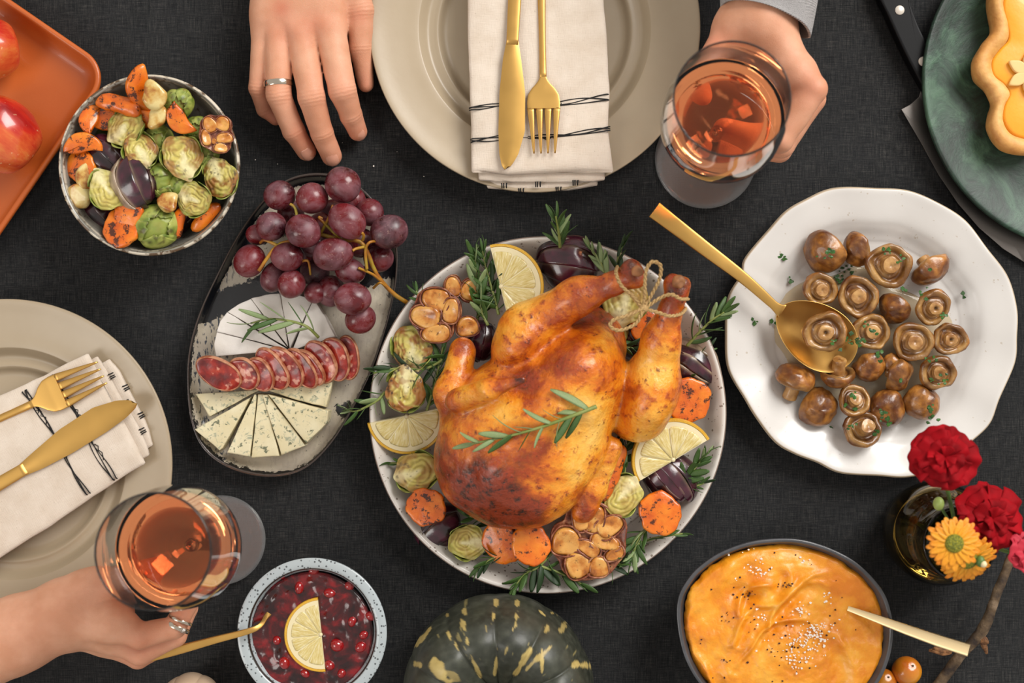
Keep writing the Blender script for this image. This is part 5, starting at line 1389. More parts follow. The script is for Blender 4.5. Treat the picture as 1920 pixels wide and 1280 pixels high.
mushroom('upturned mushroom lying in the gold spoon', 1544, 622, 40, .040, 0, 4, True, .42, 140, hollow=True)

# ================================================================ hands
def hand(label, palm, fingers, forearm, red, knuck, res=.0013, wood=None, box=None, name='person', ksm=.0012, kp=.009):
    """palm: list of (kind, ...) ; fingers: list of joint lists [(px,py,z,r_px)]; everything in photo points + height"""
    name_kn = 1.0 if 'flat' in label else 0.0
    def cp(a, b): 
        A, B = P(a[0], a[1], a[2]), P(b[0], b[1], b[2]); ra, rb = S(a[3], a[2]), S(b[3], b[2])
        return (A, B, ra, rb)
    pal = [cp(a, b) for a, b in palm]; fin = [[cp(f[i], f[i + 1]) for i in range(len(f) - 1)] for f in fingers]
    arm = [cp(forearm[i], forearm[i + 1]) for i in range(len(forearm) - 1)]
    def f(Q):
        d = None
        for q in pal + arm:
            e = d_cap(Q, *q); d = e if d is None else smin(d, e, .014)
        g_ = None
        for fg in fin:
            e = None
            for q in fg:
                x = d_cap(Q, *q); e = x if e is None else smin(e, x, .0018)
            g_ = e if g_ is None else smin(g_, e, ksm)
        return smin(d, g_, kp) + .00035 * vnoise(Q, 110, 2)
    allq = pal + arm + [q for fg in fin for q in fg]
    lo = np.min([[min(a[i], b[i]) - max(ra, rb) for i in range(3)] for a, b, ra, rb in allq], 0) - .006
    hi = np.max([[max(a[i], b[i]) + max(ra, rb) for i in range(3)] for a, b, ra, rb in allq], 0) + .006
    V, F = surfnet(f, lo, hi, res)
    px = 960 + V[:, 0] / (K * (D - V[:, 2]) / D); py = 640 - V[:, 1] / (K * (D - V[:, 2]) / D)
    tint = np.zeros(len(V)); kn = np.zeros(len(V)); along_ = np.zeros(len(V)); best = np.full(len(V), 9.)
    for x, y, s, w in red: tint += w * np.exp(-((px - x) ** 2 + (py - y) ** 2) / (2 * s * s))
    for fg in fingers:
        x, y, z, r = fg[-1]; p = P(x, y, z); tint += .55 * np.exp(-np.sum((V - np.array(p)) ** 2, 1) / (2 * .009 ** 2))
        for i in (1, 2) if len(fg) > 3 else (1,):
            x, y, z, r = fg[i]; p = P(x, y, z); da = (P(*fg[i + 1][:3]) - P(*fg[i - 1][:3])).normalized(); kn += (name_kn) * np.exp(-((V - np.array(p)) @ np.array(da)) ** 2 / (2 * (.0038 if i == 1 else .0018) ** 2)) * (np.linalg.norm(V - np.array(p), axis=1) < .0125) * (1.0 if i == 1 else .6)
            tint += .22 * np.exp(-np.sum((V - np.array(p)) ** 2, 1) / (2 * .011 ** 2)); dd = np.linalg.norm(V - np.array(p), axis=1); dr = np.array((P(*fg[i + 1][:3]) - P(*fg[i - 1][:3])).normalized()); along_ = np.where(dd < best, ((V - np.array(p)) @ dr) / .02 + .5, along_); best = np.minimum(best, dd)
    o = P(*knuck)
    t = thing(name, label, 'person', o)
    me = fast_mesh('hand', V - np.array(o), F); paint(me, 'tint', np.stack([np.clip(tint, 0, 1), np.clip(kn * 1.3, 0, 1), along_], 1))
    obj('hand', me, M['skin'], t)
    return t
def nail(t, tip, prev, L=.0105, W=.0092, lift=1.0, roll=0):
    A, B = P(tip[0], tip[1], tip[2]), P(prev[0], prev[1], prev[2]); d = (A - B).normalized()
    up = Vector((0, 0, 1)); up = (up - d * up.dot(d)).normalized(); sx = d.cross(up); up = (Matrix.Rotation(roll, 3, d) @ up); sx = d.cross(up)
    r = S(tip[3], tip[2]); c0 = A + d * r * .05
    nu, nv = 13, 11; V = []
    for lay in (0, 1):
        for i in range(nu):
            u = -1 + 2 * i / (nu - 1)
            for j in range(nv):
                v = -1 + 2 * j / (nv - 1)
                wv = v * math.sqrt(max(.02, 1 - max(0, abs(u)) ** 4 * .75))
                a = wv * .92 * (W / 2) / r
                rr = r * (1.015 if lay == 0 else .93) * math.sqrt(max(.1, 1 - max(0, u * L / 2 / r + .28) ** 2 * .55))
                p = c0 + d * (u * L / 2) + (up * math.cos(a) + sx * math.sin(a)) * rr
                V.append(p - t.location)
    m = nu * nv; F = []
    for i in range(nu - 1):
        for j in range(nv - 1):
            q = (i * nv + j, (i + 1) * nv + j, (i + 1) * nv + j + 1, i * nv + j + 1); F.append(q); F.append(tuple(x + m for x in q[::-1]))
    bd = [i * nv for i in range(nu)] + [(nu - 1) * nv + j for j in range(1, nv)] + [i * nv + nv - 1 for i in range(nu - 2, -1, -1)] + [j for j in range(nv - 2, 0, -1)]
    for k in range(len(bd)):
        a, b = bd[k], bd[(k + 1) % len(bd)]; F.append((a, b, b + m, a + m))
    obj('fingernail', mesh('nail', V, F), M['nail'], t)
def ring_on(t, at, to, r_px, w=.0042, th=.0011, name='ring', stone=False):
    A, B = P(*at), P(*to); d = (B - A).normalized(); r = S(r_px, at[2])
    n = 48; rings = []; up = Vector((0, 0, 1)); s = d.cross(up).normalized(); u = s.cross(d)
    V = []; sec = [(-w / 2, 0), (-w / 2, th * .8), (-w * .3, th * 1.05), (w * .3, th * 1.05), (w / 2, th * .8), (w / 2, 0)]
    for i in range(n):
        a = 2 * PI * i / n
        for x, h in sec: V.append(A - t.location + d * x + (s * math.cos(a) + u * math.sin(a)) * (r + h))
    m = len(sec); F = [(i * m + j, i * m + (j + 1) % m, ((i + 1) % n) * m + (j + 1) % m, ((i + 1) % n) * m + j) for i in range(n) for j in range(m)]
    e = obj(name, mesh('ring', V, F, sharp=40), M['silver'], t); e['label'] = 'silver finger ring'
    if stone:
        V, F = ico(1); obj('gemstone', mesh('gem', V * .0024, F, smooth=False), M['glass'], e, loc=(A - t.location + (s * .55 + u * .85).normalized() * (r + .0022)))

# right hand of the guest at the top, lying on the cloth
fg = [[(496, 70, .028, 24), (484, 165, .026, 17.5), (497, 205, .014, 16), (517, 222, .011, 13)],
      [(523, 75, .032, 27), (522, 178, .035, 23.5), (551, 246, .021, 20.5), (575, 284, .010, 18)],
      [(566, 70, .034, 29), (584, 182, .038, 25), (604, 250, .023, 21.5), (622, 293, .010, 19)],
      [(620, 62, .033, 30), (642, 170, .036, 26), (658, 215, .022, 21), (671, 246, .011, 18)],
      [(650, -60, .028, 34), (676, 20, .026, 25), (676, 90, .020, 22), (686, 158, .013, 15)]]
palm = [((505, 40, .028, 34), (520, -110, .030, 36)), ((560, 45, .031, 36), (560, -110, .032, 38)), ((612, 40, .031, 36), (600, -110, .032, 38)), ((520, 20, .024, 40), (600, 0, .026, 44)), ((650, -60, .026, 36), (600, -130, .030, 40))]
arm = [(565, -150, .034, 58), (560, -260, .040, 62), (555, -520, .060, 80), (550, -700, .08, 92)]
h1 = hand('bare right hand with a silver ring lying flat beside the top plate', palm, fg, arm,
          [(528, 15, 12, .6), (530, 60, 28, .35), (590, 45, 22, .4), (640, 170, 14, .15), (672, 30, 12, .3), (560, 250, 16, .2)], (565, -120, 0), ksm=.0008, kp=.007)
for i in (1, 2, 3):
    nail(h1, fg[i][3], fg[i][2], L=.0115, W=.0115)
ring_on(h1, (522, 158, .0335), (519, 110, .033), 25.0)

# left hand of the same guest, around the right-hand glass
fg = [[(1500, 140, .090, 34), (1524, 168, .098, 27), (1462, 262, .092, 25), (1400, 262, .084, 21), (1352, 250, .080, 17)],
      [(1495, 150, .070, 34), (1520, 185, .076, 27), (1466, 272, .070, 24), (1405, 272, .062, 21), (1352, 262, .058, 17)],
      [(1490, 150, .052, 32), (1510, 200, .054, 25), (1462, 282, .048, 22), (1405, 282, .040, 20), (1355, 268, .038, 16)],
      [(1480, 150, .036, 30), (1495, 200, .034, 22), (1455, 280, .028, 20), (1410, 280, .022, 18), (1370, 268, .020, 14)],
      [(1392, 60, .074, 34), (1345, 92, .082, 24), (1308, 140, .086, 22), (1318, 196, .082, 17)]]
palm = [((1430, 40, .085, 52), (1490, 145, .086, 36)), ((1425, 40, .068, 48), (1488, 150, .066, 36)), ((1420, 50, .055, 44), (1480, 160, .044, 34)), ((1400, 60, .074, 40), (1440, 130, .066, 40)), ((1372, 52, .080, 36), (1400, 50, .078, 44))]
arm = [(1425, 28, .078, 60), (1432, -40, .082, 58), (1445, -300, .10, 70), (1455, -440, .11, 76)]
h2 = hand('left hand in a checked cuff gripping the wine glass at the top right', palm, fg, arm, [(1520, 165, 26, .25), (1430, 110, 40, .15), (1340, 80, 20, .35)], (1440, 40, 0), ksm=.0015)
nail(h2, (1318, 196, .082, 17), (1308, 140, .086, 22), L=.011, W=.011)
# checked cuff
N = 96; A = np.arange(N) * 2 * PI / N; V = []; U = []; rings = []
cl = [(1434, 42, .080, 84, 110, 14), (1436, 20, .080, 87, 112, 12), (1442, -60, .085, 98, 118, 12), (1448, -200, .095, 112, 130, 10), (1455, -420, .11, 130, 150, 10)]
cs = spline([q for q in cl], 46)
cs_in = cs.copy(); dirv = (P(1440, -200, .09) - P(1440, 40, .08)).normalized()
def cuff_ring(q, off):
    x, y, z, rx, rz_, sag = q; ctr = P(x, y, z); s = Vector((1, 0, 0)); u = dirv.cross(s).normalized() * -1
    out = []
    for a in A:
        wob = 1 + .015 * math.sin(3 * a + y * .02) + .01 * math.sin(7 * a + y * .05)
        p = ctr + s * (S(rx, z) * wob + off) * math.cos(a) * (1 - 0) + u * (S(rz_, z) * .70 * wob + off) * math.sin(a)
        # hem slopes down to the right and bows over the wrist
        p += dirv * ((-.011 * math.cos(a) + .008 * max(0, math.sin(a))) * max(0, 1 - abs(y - 42) / 200))
        out.append(p)
    return np.array([v[:] for v in out])
o = P(1440, 40, .08)
rings = [cuff_ring(q, 0) - np.array(o) for q in cs]; inner = [cuff_ring(q, -.0018) - np.array(o) for q in cs[::-1]]
rings = rings + inner; n_r = len(rings)
V = np.concatenate(rings); F = [(k * N + i, k * N + (i + 1) % N, ((k + 1) % n_r) * N + (i + 1) % N, ((k + 1) % n_r) * N + i) for k in range(n_r) for i in range(N)]
me = mesh('cuff', V, F)
# weave coordinates: around and along the sleeve, as an attribute
uu = np.tile(np.arange(N) / N, n_r); along = np.concatenate([np.arange(46), np.arange(46)[::-1]]); vv = np.repeat(along, N) / 45.0
# fold u symmetric to avoid a seam
uvw = np.stack([(.5 - np.abs(uu - .5)) * 190, vv * .245 / .0014, uu * 0 + .5], 1)
paint(me, 'uvw', uvw)
sl = obj('shirt_cuff', me, M['check'], h2, loc=P(1440, 40, .08) - P(1440, 40, 0)); sl.location = o - h2.location
sl['label'] = 'black and white checked shirt cuff'

# hand of the guest at the lower left, around the left glass
fg = [[(215, 1165, .092, 34), (262, 1192, .090, 25), (328, 1176, .086, 21), (352, 1132, .082, 18.5), (348, 1085, .080, 15)],
      [(205, 1185, .072, 34), (262, 1222, .070, 25), (330, 1192, .066, 20), (352, 1140, .062, 18), (350, 1090, .060, 15)],
      [(195, 1190, .054, 33), (258, 1230, .050, 23), (325, 1198, .048, 19), (350, 1145, .042, 17), (352, 1095, .040, 14)],
      [(190, 1180, .038, 30), (245, 1222, .032, 20), (305, 1195, .028, 17), (335, 1150, .024, 15), (340, 1105, .022, 13)],
      [(170, 1110, .076, 36), (225, 1082, .086, 24), (285, 1062, .088, 20), (318, 1052, .086, 15)]]
palm = [((135, 1150, .080, 50), (205, 1168, .086, 38)), ((130, 1160, .064, 46), (200, 1185, .066, 38)), ((125, 1160, .052, 42), (190, 1190, .046, 36)), ((170, 1120, .070, 44), (205, 1140, .068, 44)), ((130, 1130, .074, 42), (180, 1105, .076, 38))]
arm = [(95, 1162, .074, 64), (30, 1190, .074, 66), (-80, 1235, .080, 78), (-330, 1330, .10, 92)]
h3 = hand('bare hand with a ring cupping the wine glass at the lower left', palm, fg, arm, [(265, 1215, 26, .2), (345, 1150, 18, .3), (170, 1110, 40, .1), (60, 1190, 60, .1)], (60, 1180, 0), ksm=.0015)
ring_on(h3, (333, 1175, .086), (345, 1152, .084), 21.5, .0030, .0010, stone=True)
ring_on(h3, (339, 1163, .085), (349, 1140, .083), 21.0, .0020, .0009)

# ================================================================ wine glasses
def wine_glass(label, wlabel, foot, joint, rim, r_foot, zf):
    """foot, joint (bottom of bowl), rim: photo points with heights fix the tilt of the axis"""
    A0, B0, C0 = P(*foot, zf), P(*joint, .094), P(*rim, .205)
    ax = (C0 - A0).normalized(); L = (C0 - A0).length
    rot = Vector((0, 0, 1)).rotation_difference(ax).to_euler()
    N = 96
    def build(prof, n): 
        return revolve(circ(1, N), spline(prof, n))
    t = thing('wine_glass', label, 'glass', A0, rot)
    rf = S(r_foot, .0)
    ft = [(0.0001, .0), (rf * .95, .0), (rf, .0007), (rf * .97, .0016), (rf * .6, .0021), (rf * .2, .0042), (.0045, .009), (.0034, .018), (.0001, .018)]
    obj('foot', mesh('foot', *build(ft, 50)), M['glassfoot'], t)
    obj('stem', mesh('stem', *build([(.0001, .0178), (.0034, .0178), (.0031, .04), (.0033, .07), (.0048, .084), (.0001, .084)], 40)), M['glass'], t)
    z0 = .084
    outer = [(.0001, z0), (.006, z0 + .0006), (.0155, z0 + .005), (.027, z0 + .014), (.0375, z0 + .029), (.0425, z0 + .046), (.0430, z0 + .058), (.0418, z0 + .080), (.0392, z0 + .105), (.0378, z0 + .120)]
    so = spline(outer, 44); inn = [(max(.0001, r - .0011 - (.0002 if z < z0 + .01 else 0)), z + (.0045 * math.exp(-r / .008) + .0010 * max(0, 1 - r / .04))) for r, z in so]
    prof = list(map(tuple, so)) + [(.0373, z0 + .1207)] + inn[::-1]
    V, F = revolve(circ(1, N), prof); obj('bowl', mesh('bowl', V, F), M['glass'], t)
    # wine fills the bowl up to a level; its skin sits just inside the inner wall
    lv = z0 + .060
    wi = [(max(.0001, r - .00012), z + .00012) for r, z in inn if z < lv]
    rl = wi[-1][0]
    wt = wi + [(rl, lv), (rl - .0006, lv - .0004), (rl * .9, lv - .0008), (rl * .5, lv - .0008), (.0001, lv - .0008)]
    V, F = revolve(circ(1, N), wt)
    w = obj('rose_wine', mesh('wine', V, F, sharp=50), M['wine'], loc=A0, rot=rot)
    tag(w, wlabel, 'drink', kind='stuff')
    return t
wine_glass('wine glass held by the cuffed hand at the top right', 'orange-pink wine in the glass at the top right', (1323, 297), (1352, 236), (1372, 186), 91, .004)
wine_glass('wine glass held by the ringed hand at the lower left', 'orange-pink wine in the glass at the lower left', (415, 1012), (334, 1028), (288, 1033), 80, .004)

# ================================================================ pie on the green plate, knife
pp = []
for k in range(10):
    a0 = k / 10 * 2 * PI + .12
    for da, r in ((0, 178), (.16, 190), (.32, 178), (.47, 158)):
        pp.append((2012 + r * math.cos(a0 + da), 118 - r * math.sin(a0 + da)))
pie_c = (2012, 118)
pie_pts = [(1862, -20), (1866, 20), (1866, 55), (1846, 82), (1831, 110), (1834, 140), (1856, 165), (1868, 190), (1861, 215), (1862, 245), (1882, 275), (1915, 288), (1955, 286), (1985, 262), (2020, 262), (2050, 290), (2090, 288), (2120, 262), (2135, 225), (2165, 205), (2190, 175), (2190, 130), (2160, 100), (2150, 60), (2170, 20), (2160, -30), (2120, -60), (2080, -60), (2050, -90), (1990, -100), (1940, -80), (1905, -60), (1875, -50)]
Rpie = outline(pie_pts, *pie_c, 220, .04); o = P(*pie_c, .04); o.z = .0115
pt = thing('pie', 'orange filled pie with wavy golden crust on the green plate', 'pie', o)
w_ = S(36, .04); rings = []; A = np.arange(220) * 2 * PI / 220
for d, z in ((.03, 0), (.008, 0), (.004, .003), (.001, .012), (-.0003, .019), (.0012, .0235), (.0048, .0258), (.010, .0252), (.0135, .022), (.0145, .016), (.016, .013)):
    r = Rpie - d; rings.append(np.stack([r * np.cos(A), r * np.sin(A), np.full(220, z)], 1))
V, F = loft(rings); V = np.array(V); V += vec3(V, 90, 4) * .0009
r_ = np.concatenate([np.tile(Rpie, 11), [1, 1]]) - np.hypot(V[:, 0], V[:, 1]); 
n = np.clip(fbm(V, 60, 2) * .6 + .5, 0, 1)[:, None]; hot = np.clip(1 - np.abs(r_ - .0015) / .005, 0, 1)[:, None]
col = np.array(c('#c9914a')[:3]) * (1 - n) + np.array(c('#d9ab68')[:3]) * n; col = col * (1 - .55 * hot) + np.array(c('#b9702c')[:3]) * .55 * hot
me = mesh('crust', V, F); paint(me, 'col', col); obj('crust', me, M['bread'], pt)
rings = [np.stack([(Rpie - .0145) * f * np.cos(A), (Rpie - .0145) * f * np.sin(A), np.full(220, z)], 1) for f, z in ((1.0, .014), (1.0, .0195), (.96, .0203), (.7, .0206), (.3, .0206))]
obj('filling', mesh('filling', *loft(rings)), M['filling'], pt)
def star(cx, cy, r, label):
    t = thing('pastry_flower', label, 'pastry', P(cx, cy, .0325))
    for k in range(6):
        a = k * PI / 3 + math.radians(30); R = S(r, .034); q = []
        for x, y in ((.0, .0), (.25, .20), (.55, .27), (.8, .17), (1.0, 0), (.8, -.17), (.55, -.27), (.25, -.20)): q.append((x * R, y * R))
        sp = spline(q, 32, True); V, F = slab(sp, .0032, .0010, 5, .0002, 200, k)
        obj('petal', mesh('petal', V, F), M['pastry'], t, rot=(0, 0, a))
    return t
star(1928, 138, 44, 'pale star-shaped pastry flower at the edge of the pie filling')
star(2040, 80, 44, 'pale pastry flower farther in on the pie filling')
# kitchen knife, partly under the plate
kt = thing('kitchen_knife', 'large black-handled kitchen knife half under the green plate', 'knife', P(1700, 120, .002))
o = kt.location
hp = [(1640, -30), (1663, 30), (1700, 110), (1733, 170), (1752, 196), (1772, 188), (1768, 150), (1748, 100), (1722, 50), (1700, -10), (1690, -40)]
sp = spline(hp, 90, True); q = np.array([P(x, y, .012)[:2] for x, y in sp]) - np.array(o[:2])
V, F = slab(q, .0115, .003, 6); obj('handle', mesh('handle', V, F), M['blackhandle'], kt)
for x, y in ((1687, 19), (1731, 115)):
    V, F = revolve(circ(S(9, .02), 32), [(1, -.002), (1, .0), (.9, .0004), (0.01, .0005)]); e = obj('rivet', mesh('rivet', V, F), M['rivet'], kt, P(x, y, .0137) - o)
bp = [(1727, 166), (1722, 182), (1706, 196), (1689, 205), (1700, 224), (1728, 272), (1760, 330), (1795, 382), (1835, 428), (1880, 467), (1925, 495), (1962, 508), (1950, 470), (1910, 400), (1850, 300), (1800, 220), (1760, 180)]
q = []
for i in range(len(bp)):
    a, b = np.array(bp[i]), np.array(bp[(i + 1) % len(bp)])
    for k in range(5): q.append(a + (b - a) * k / 5)
q = np.array([P(x, y, .003)[:2] for x, y in q]) - np.array(o[:2])
V, F = slab(q, .0018, .0006, 5, side=2); obj('blade', mesh('blade', V, F, sharp=30), M['steel'], kt, (0, 0, .0003))

# ================================================================ puree and its spoon
o = P(*BC, .045); o.z = 0
N = 220; nr = 110; A = np.arange(N) * 2 * PI / N; Rq = np.interp(A, np.arange(160) * 2 * PI / 160, Rb, period=2 * PI) * .955
fr = np.linspace(.01, 1, nr); X = (fr[:, None] * Rq * np.cos(A)).ravel(); Y = (fr[:, None] * Rq * np.sin(A)).ravel(); FR = np.repeat(fr, N)
px = BC[0] + X / S(1, .045); py = BC[1] - Y / S(1, .045)
Q = np.stack([X, Y, X * 0], 1); w1 = vec3(Q, 25, 3) * .012
QX, QY = px + w1[:, 0] / S(1, .045), py + w1[:, 1] / S(1, .045)
Z = .0455 + .004 * (1 - FR ** 2) + .0022 * fbm(Q, 32, 2, 4) + .0007 * fbm(Q, 170, 12, 3)
def ridge(cx, cy, r0, a0, a1, h, s):       # arc-shaped fold left by a spoon
    r = np.hypot(QX - cx, QY - cy); a = np.degrees(np.arctan2(-(QY - cy), QX - cx)); m = 1 / (1 + np.exp(-(a - a0) / 8)) / (1 + np.exp((a - a1) / 8))
    return h * m * (np.exp(-((r - r0) / s) ** 2) - .8 * np.exp(-((r - r0 + 2.4 * s) / (s * 1.8)) ** 2))
Z += ridge(1560, 1200, 120, 100, 178, .0045, 7) + ridge(1500, 1290, 120, 80, 160, .0035, 6) + ridge(1440, 1170, 75, 100, 180, .0045, 6) + ridge(1450, 1230, 95, 130, 180, .004, 6) + ridge(1530, 1170, 70, 60, 150, .0025, 7) + ridge(1540, 1260, 80, -40, 60, .003, 8) + ridge(1475, 1200, 165, -170, -120, .003, 8)
Z += ridge(1475, 1200, 165, 120, 178, .003, 9) + ridge(1420, 1080, 60, -120, 20, .0035, 8) + .004 * np.exp(-(((QX - 1425) / 25) ** 2 + ((QY - 1110) / 22) ** 2)) - .006 * np.exp(-(((QX - 1385) / 28) ** 2 + ((QY - 1125) / 18) ** 2))
Z += -.003 * np.exp(-(((QX - 1590) / 60) ** 2 + ((QY - 1150) / 30) ** 2)) - .003 * np.exp(-(((QX - 1400) / 22) ** 2 + ((QY - 1160) / 28) ** 2))
edge = np.clip((FR - .93) / .07, 0, 1); Z += -.004 * edge ** 2 + .0014 * vnoise(Q, 130, 5) * np.clip((FR - .8) * 5, 0, 1)
ef = edge * (-.018 + .022 * fbm(Q, 110, 8)); X *= 1 + ef; Y *= 1 + ef
rings = [np.stack([X, Y, Z], 1)[k * N:(k + 1) * N] for k in range(nr)] + [np.stack([Rq * .93 * np.cos(A), Rq * .93 * np.sin(A), np.full(N, .036)], 1), np.stack([Rq * .55 * np.cos(A), Rq * .55 * np.sin(A), np.full(N, .012)], 1)]
pu = tag(obj('squash_puree', mesh('puree', *loft(rings)), M['puree'], loc=o), 'orange squash puree swirled in the charcoal bowl', 'food', kind='stuff')
def zpur(x, y): 
    k = np.argmin((px - x) ** 2 + (py - y) ** 2); return Z[k]
sp_ = [(x, y, zpur(x, y) + .0006, n, s) for x, y, n, s in [(1500, 1148, 26, 9), (1528, 1180, 30, 8), (1515, 1205, 60, 18), (1540, 1190, 40, 16), (1490, 1215, 30, 14), (1432, 1160, 16, 8), (1400, 1062, 30, 16), (1425, 1068, 25, 10), (1550, 1120, 10, 6), (1500, 1240, 16, 10), (1420, 1200, 10, 10), (1510, 1052, 8, 5)]]
flecks('salt_flakes', 'white salt flakes scattered on the orange puree', sp_, 'salt', .0009, 3, 'seasoning')
rnd = random.Random(9); sp_ = []
for k in range(60):
    a, r = rnd.uniform(0, 2 * PI), rnd.uniform(.05, .9); x, y = 1472 + 190 * r * math.cos(a), 1200 - 185 * r * math.sin(a); sp_.append((x, y, zpur(x, y) + .0003, 1, 1))
for x, y, s, n in ((1400, 1115, 12, 16), (1478, 1098, 8, 12), (1365, 1155, 8, 8), (1360, 1240, 6, 5)): 
    for k in range(n):
        u, v = x + rnd.gauss(0, s), y + rnd.gauss(0, s * .7); sp_.append((u, v, zpur(u, v) + .0003, 1, 0))
flecks('ground_pepper', 'dark pepper and chilli specks on the orange puree', sp_, 'pepper', .0008, 4, 'seasoning')
pt = thing('serving_spoon', 'pale gold spoon handle sticking out of the orange puree', 'spoon', P(1600, 1145, .045)); o = pt.location
obj('handle', mesh('handle', *bar([(P(x, y, z) - o)[:] for x, y, z in ((1590, 1140, .044), (1640, 1158, .052), (1700, 1180, .062), (1760, 1201, .072), (1817, 1219, .082))], [.0020, .003, .0038, .0044, .0046], [.0016, .002, .0022], 20, 5), sharp=60), M['palegold'], pt)
V, F = ico(3); obj('bowl', mesh('spoon_bowl', V * (.022, .015, .006), F), M['palegold'], pt, P(1548, 1122, .030) - o, (0, .25, math.radians(-20)))

# ================================================================ cranberry sauce
o = P(585, 1186, .036); o.z = 0; R = .0468
N = 160; nr = 60; A = np.arange(N) * 2 * PI / N; rings = []
fr = np.linspace(.01, 1, nr); X = (fr[:, None] * R * np.cos(A)).ravel(); Y = (fr[:, None] * R * np.sin(A)).ravel(); Q = np.stack([X, Y, X * 0], 1)
Z = .0390 + .0016 * fbm(Q, 60, 4, 3) + .0012 * np.abs(fbm(Q, 110, 9, 2)); Z = Z - .0015 * (np.repeat(fr, N) > .97)
SZ = (X.copy(), Y.copy(), Z.copy())
rings = [np.stack([X, Y, Z], 1)[k * N:(k + 1) * N] for k in range(nr)] + [np.stack([R * .8 * np.cos(A), R * .8 * np.sin(A), np.full(N, .024)], 1), np.stack([R * .5 * np.cos(A), R * .5 * np.sin(A), np.full(N, .012)], 1)]
tag(obj('cranberry_sauce', mesh('sauce', *loft(rings)), M['sauce'], loc=o), 'glossy dark red cranberry sauce in the speckled bowl', 'sauce', kind='stuff')
bs = [(618, 1112, 11, 9, 'cranberry at the upper right of the lemon slice'), (660, 1165, 10, 8, 'cranberry right of the lemon slice'), (632, 1209, 14, 12, 'brightest whole cranberry right of the lemon slice'), (676, 1212, 11, 10, 'cranberry near the right wall of the bowl'), (533, 1242, 12, 10, 'cranberry at the lower left of the lemon slice'),
      (589, 1069, 10, 8, 'cranberry near the top rim of the bowl'), (561, 1101, 12, 9, 'cranberry left above the lemon slice'), (696, 1154, 11, 9, 'cranberry close to the right rim'), (682, 1190, 9, 8, 'small cranberry between two others at the right'), (618, 1246, 11, 9, 'cranberry beneath the lower tip of the lemon'), (527, 1078, 10, 8, 'dark cranberry at the top left of the sauce'), (520, 1200, 9, 8, 'dark cranberry left of the lemon'), (655, 1098, 10, 9, 'cranberry under the top right rim'), (640, 1262, 9, 8, 'cranberry at the bottom right of the sauce'), (572, 1262, 9, 8, 'cranberry at the bottom of the sauce')]
for k, (x, y, a, b, l) in enumerate(bs):
    p = P(x, y, .037); i = np.argmin((SZ[0] + o.x - p.x) ** 2 + (SZ[1] + o.y - p.y) ** 2); z = SZ[2][i]
    V, F = ico(3); V = V * (S(a, z), S(b, z), S(b, z)); V += vec3(V, 200, k) * .0004
    tag(obj('cranberry', mesh('cranberry', V, F), M['berry'], loc=P(x, y, z - S(b, z) * .15), rot=(0, 0, k * 1.3)), l, 'fruit')
lemon('lemon half slice floating on the cranberry sauce', 603, 1189, 70, .0410, 186, (0, 0), 4, .10, 6)
spoon('sauce_spoon', 'gold spoon dipping into the cranberry sauce', (533, 1128), 205, 26, 15, .004, .0330, [(512, 1141), (500, 1155), (488, 1172), (465, 1183), (400, 1200), (330, 1219), (262, 1235)], 'gold', [.033, .042, .051, .055, .056, .058, .060], (.0022, .0040), (.0011, .0016))

# ================================================================ dark green squash
def squash(name, label, cx, cy, r, h, nlobe, m, cols, seed, streaks=None, depth=.05, phase=0, zs=.05):
    R = S(r, zs); o = P(cx, cy, zs); o.z = 0; N = 360; A = np.arange(N) * 2 * PI / N
    prof = spline([(.05, .80), (.10, .74), (.22, .80), (.45, .93), (.65, .98), (.85, .86), (.97, .62), (1.0, .42), (.94, .2), (.7, .03), (.3, .0), (.02, .02)], 150)
    lobe = np.abs(np.sin((A + phase) * nlobe / 2)) ** .6
    rings = []; 
    for f, z in prof:
        k = np.clip(f * 1.2, .2, 1); rr = R * f * (1 - depth * (1 - lobe) * k); rings.append(np.stack([rr * np.cos(A), rr * np.sin(A), h * z * (1 - .05 * (1 - lobe) * (z > .3))], 1))
    V, F = loft(rings); V = np.array(V); V += vec3(V, 30, seed) * .0007
    r_ = np.hypot(V[:, 0], V[:, 1]) / R; th = np.arctan2(V[:, 1], V[:, 0])
    n = np.clip(fbm(V, 22, seed) * .6 + .5, 0, 1)[:, None]; fine = np.clip(fbm(V, 260, seed + 1, 2) * .8 + .3, 0, 1)[:, None]
    col = np.array(c(cols[0])[:3]) * (1 - n) + np.array(c(cols[1])[:3]) * n; col = col * (1 - .35 * fine) + np.array(c(cols[2])[:3]) * .35 * fine
    if streaks:
        px = 960 + (V[:, 0] + o.x) / (K * (D - V[:, 2]) / D); py = 640 - (V[:, 1] + o.y) / (K * (D - V[:, 2]) / D)
        top_ = (V[:, 2] > h * .35)
        for x, y, l, w, a, s in streaks:
            a = math.radians(a); u = (px - x) * math.cos(a) - (py - y) * math.sin(a); v = (px - x) * math.sin(a) + (py - y) * math.cos(a)
            d = (np.abs(u) / l) ** 1.6 + (np.abs(v) / w) ** 1.6 + .9 * vnoise(V, 190, 6)
            m_ = (np.clip((1.05 - d) * 4, 0, 1) * top_ * s)[:, None]; col = col * (1 - m_) + np.array(c('#b8a262')[:3]) * m_
        sp = np.clip((fbm(np.stack([th * 9, r_ * 4, th * 0], 1), 2.2, 3, 3) - .95) * 8, 0, 1) * np.clip((r_ - .25) * 3, 0, 1) * top_; col = col * (1 - .5 * sp[:, None]) + np.array(c('#a89a63')[:3]) * .5 * sp[:, None]
    me = mesh(name, V, F); paint(me, 'col', col)
    t = thing(name, label, 'squash', o)
    obj('skin', me, m, t)
    q = [(0, 0, h * .76), (.001, .0, h * .86), (.003, .001, h * .98), (.006, .003, h * 1.06)]
    obj('stem', mesh('stem', *tube(spline(q, 12), [.010, .007, .006, .008], 10)), M['bark'], t)
    return t
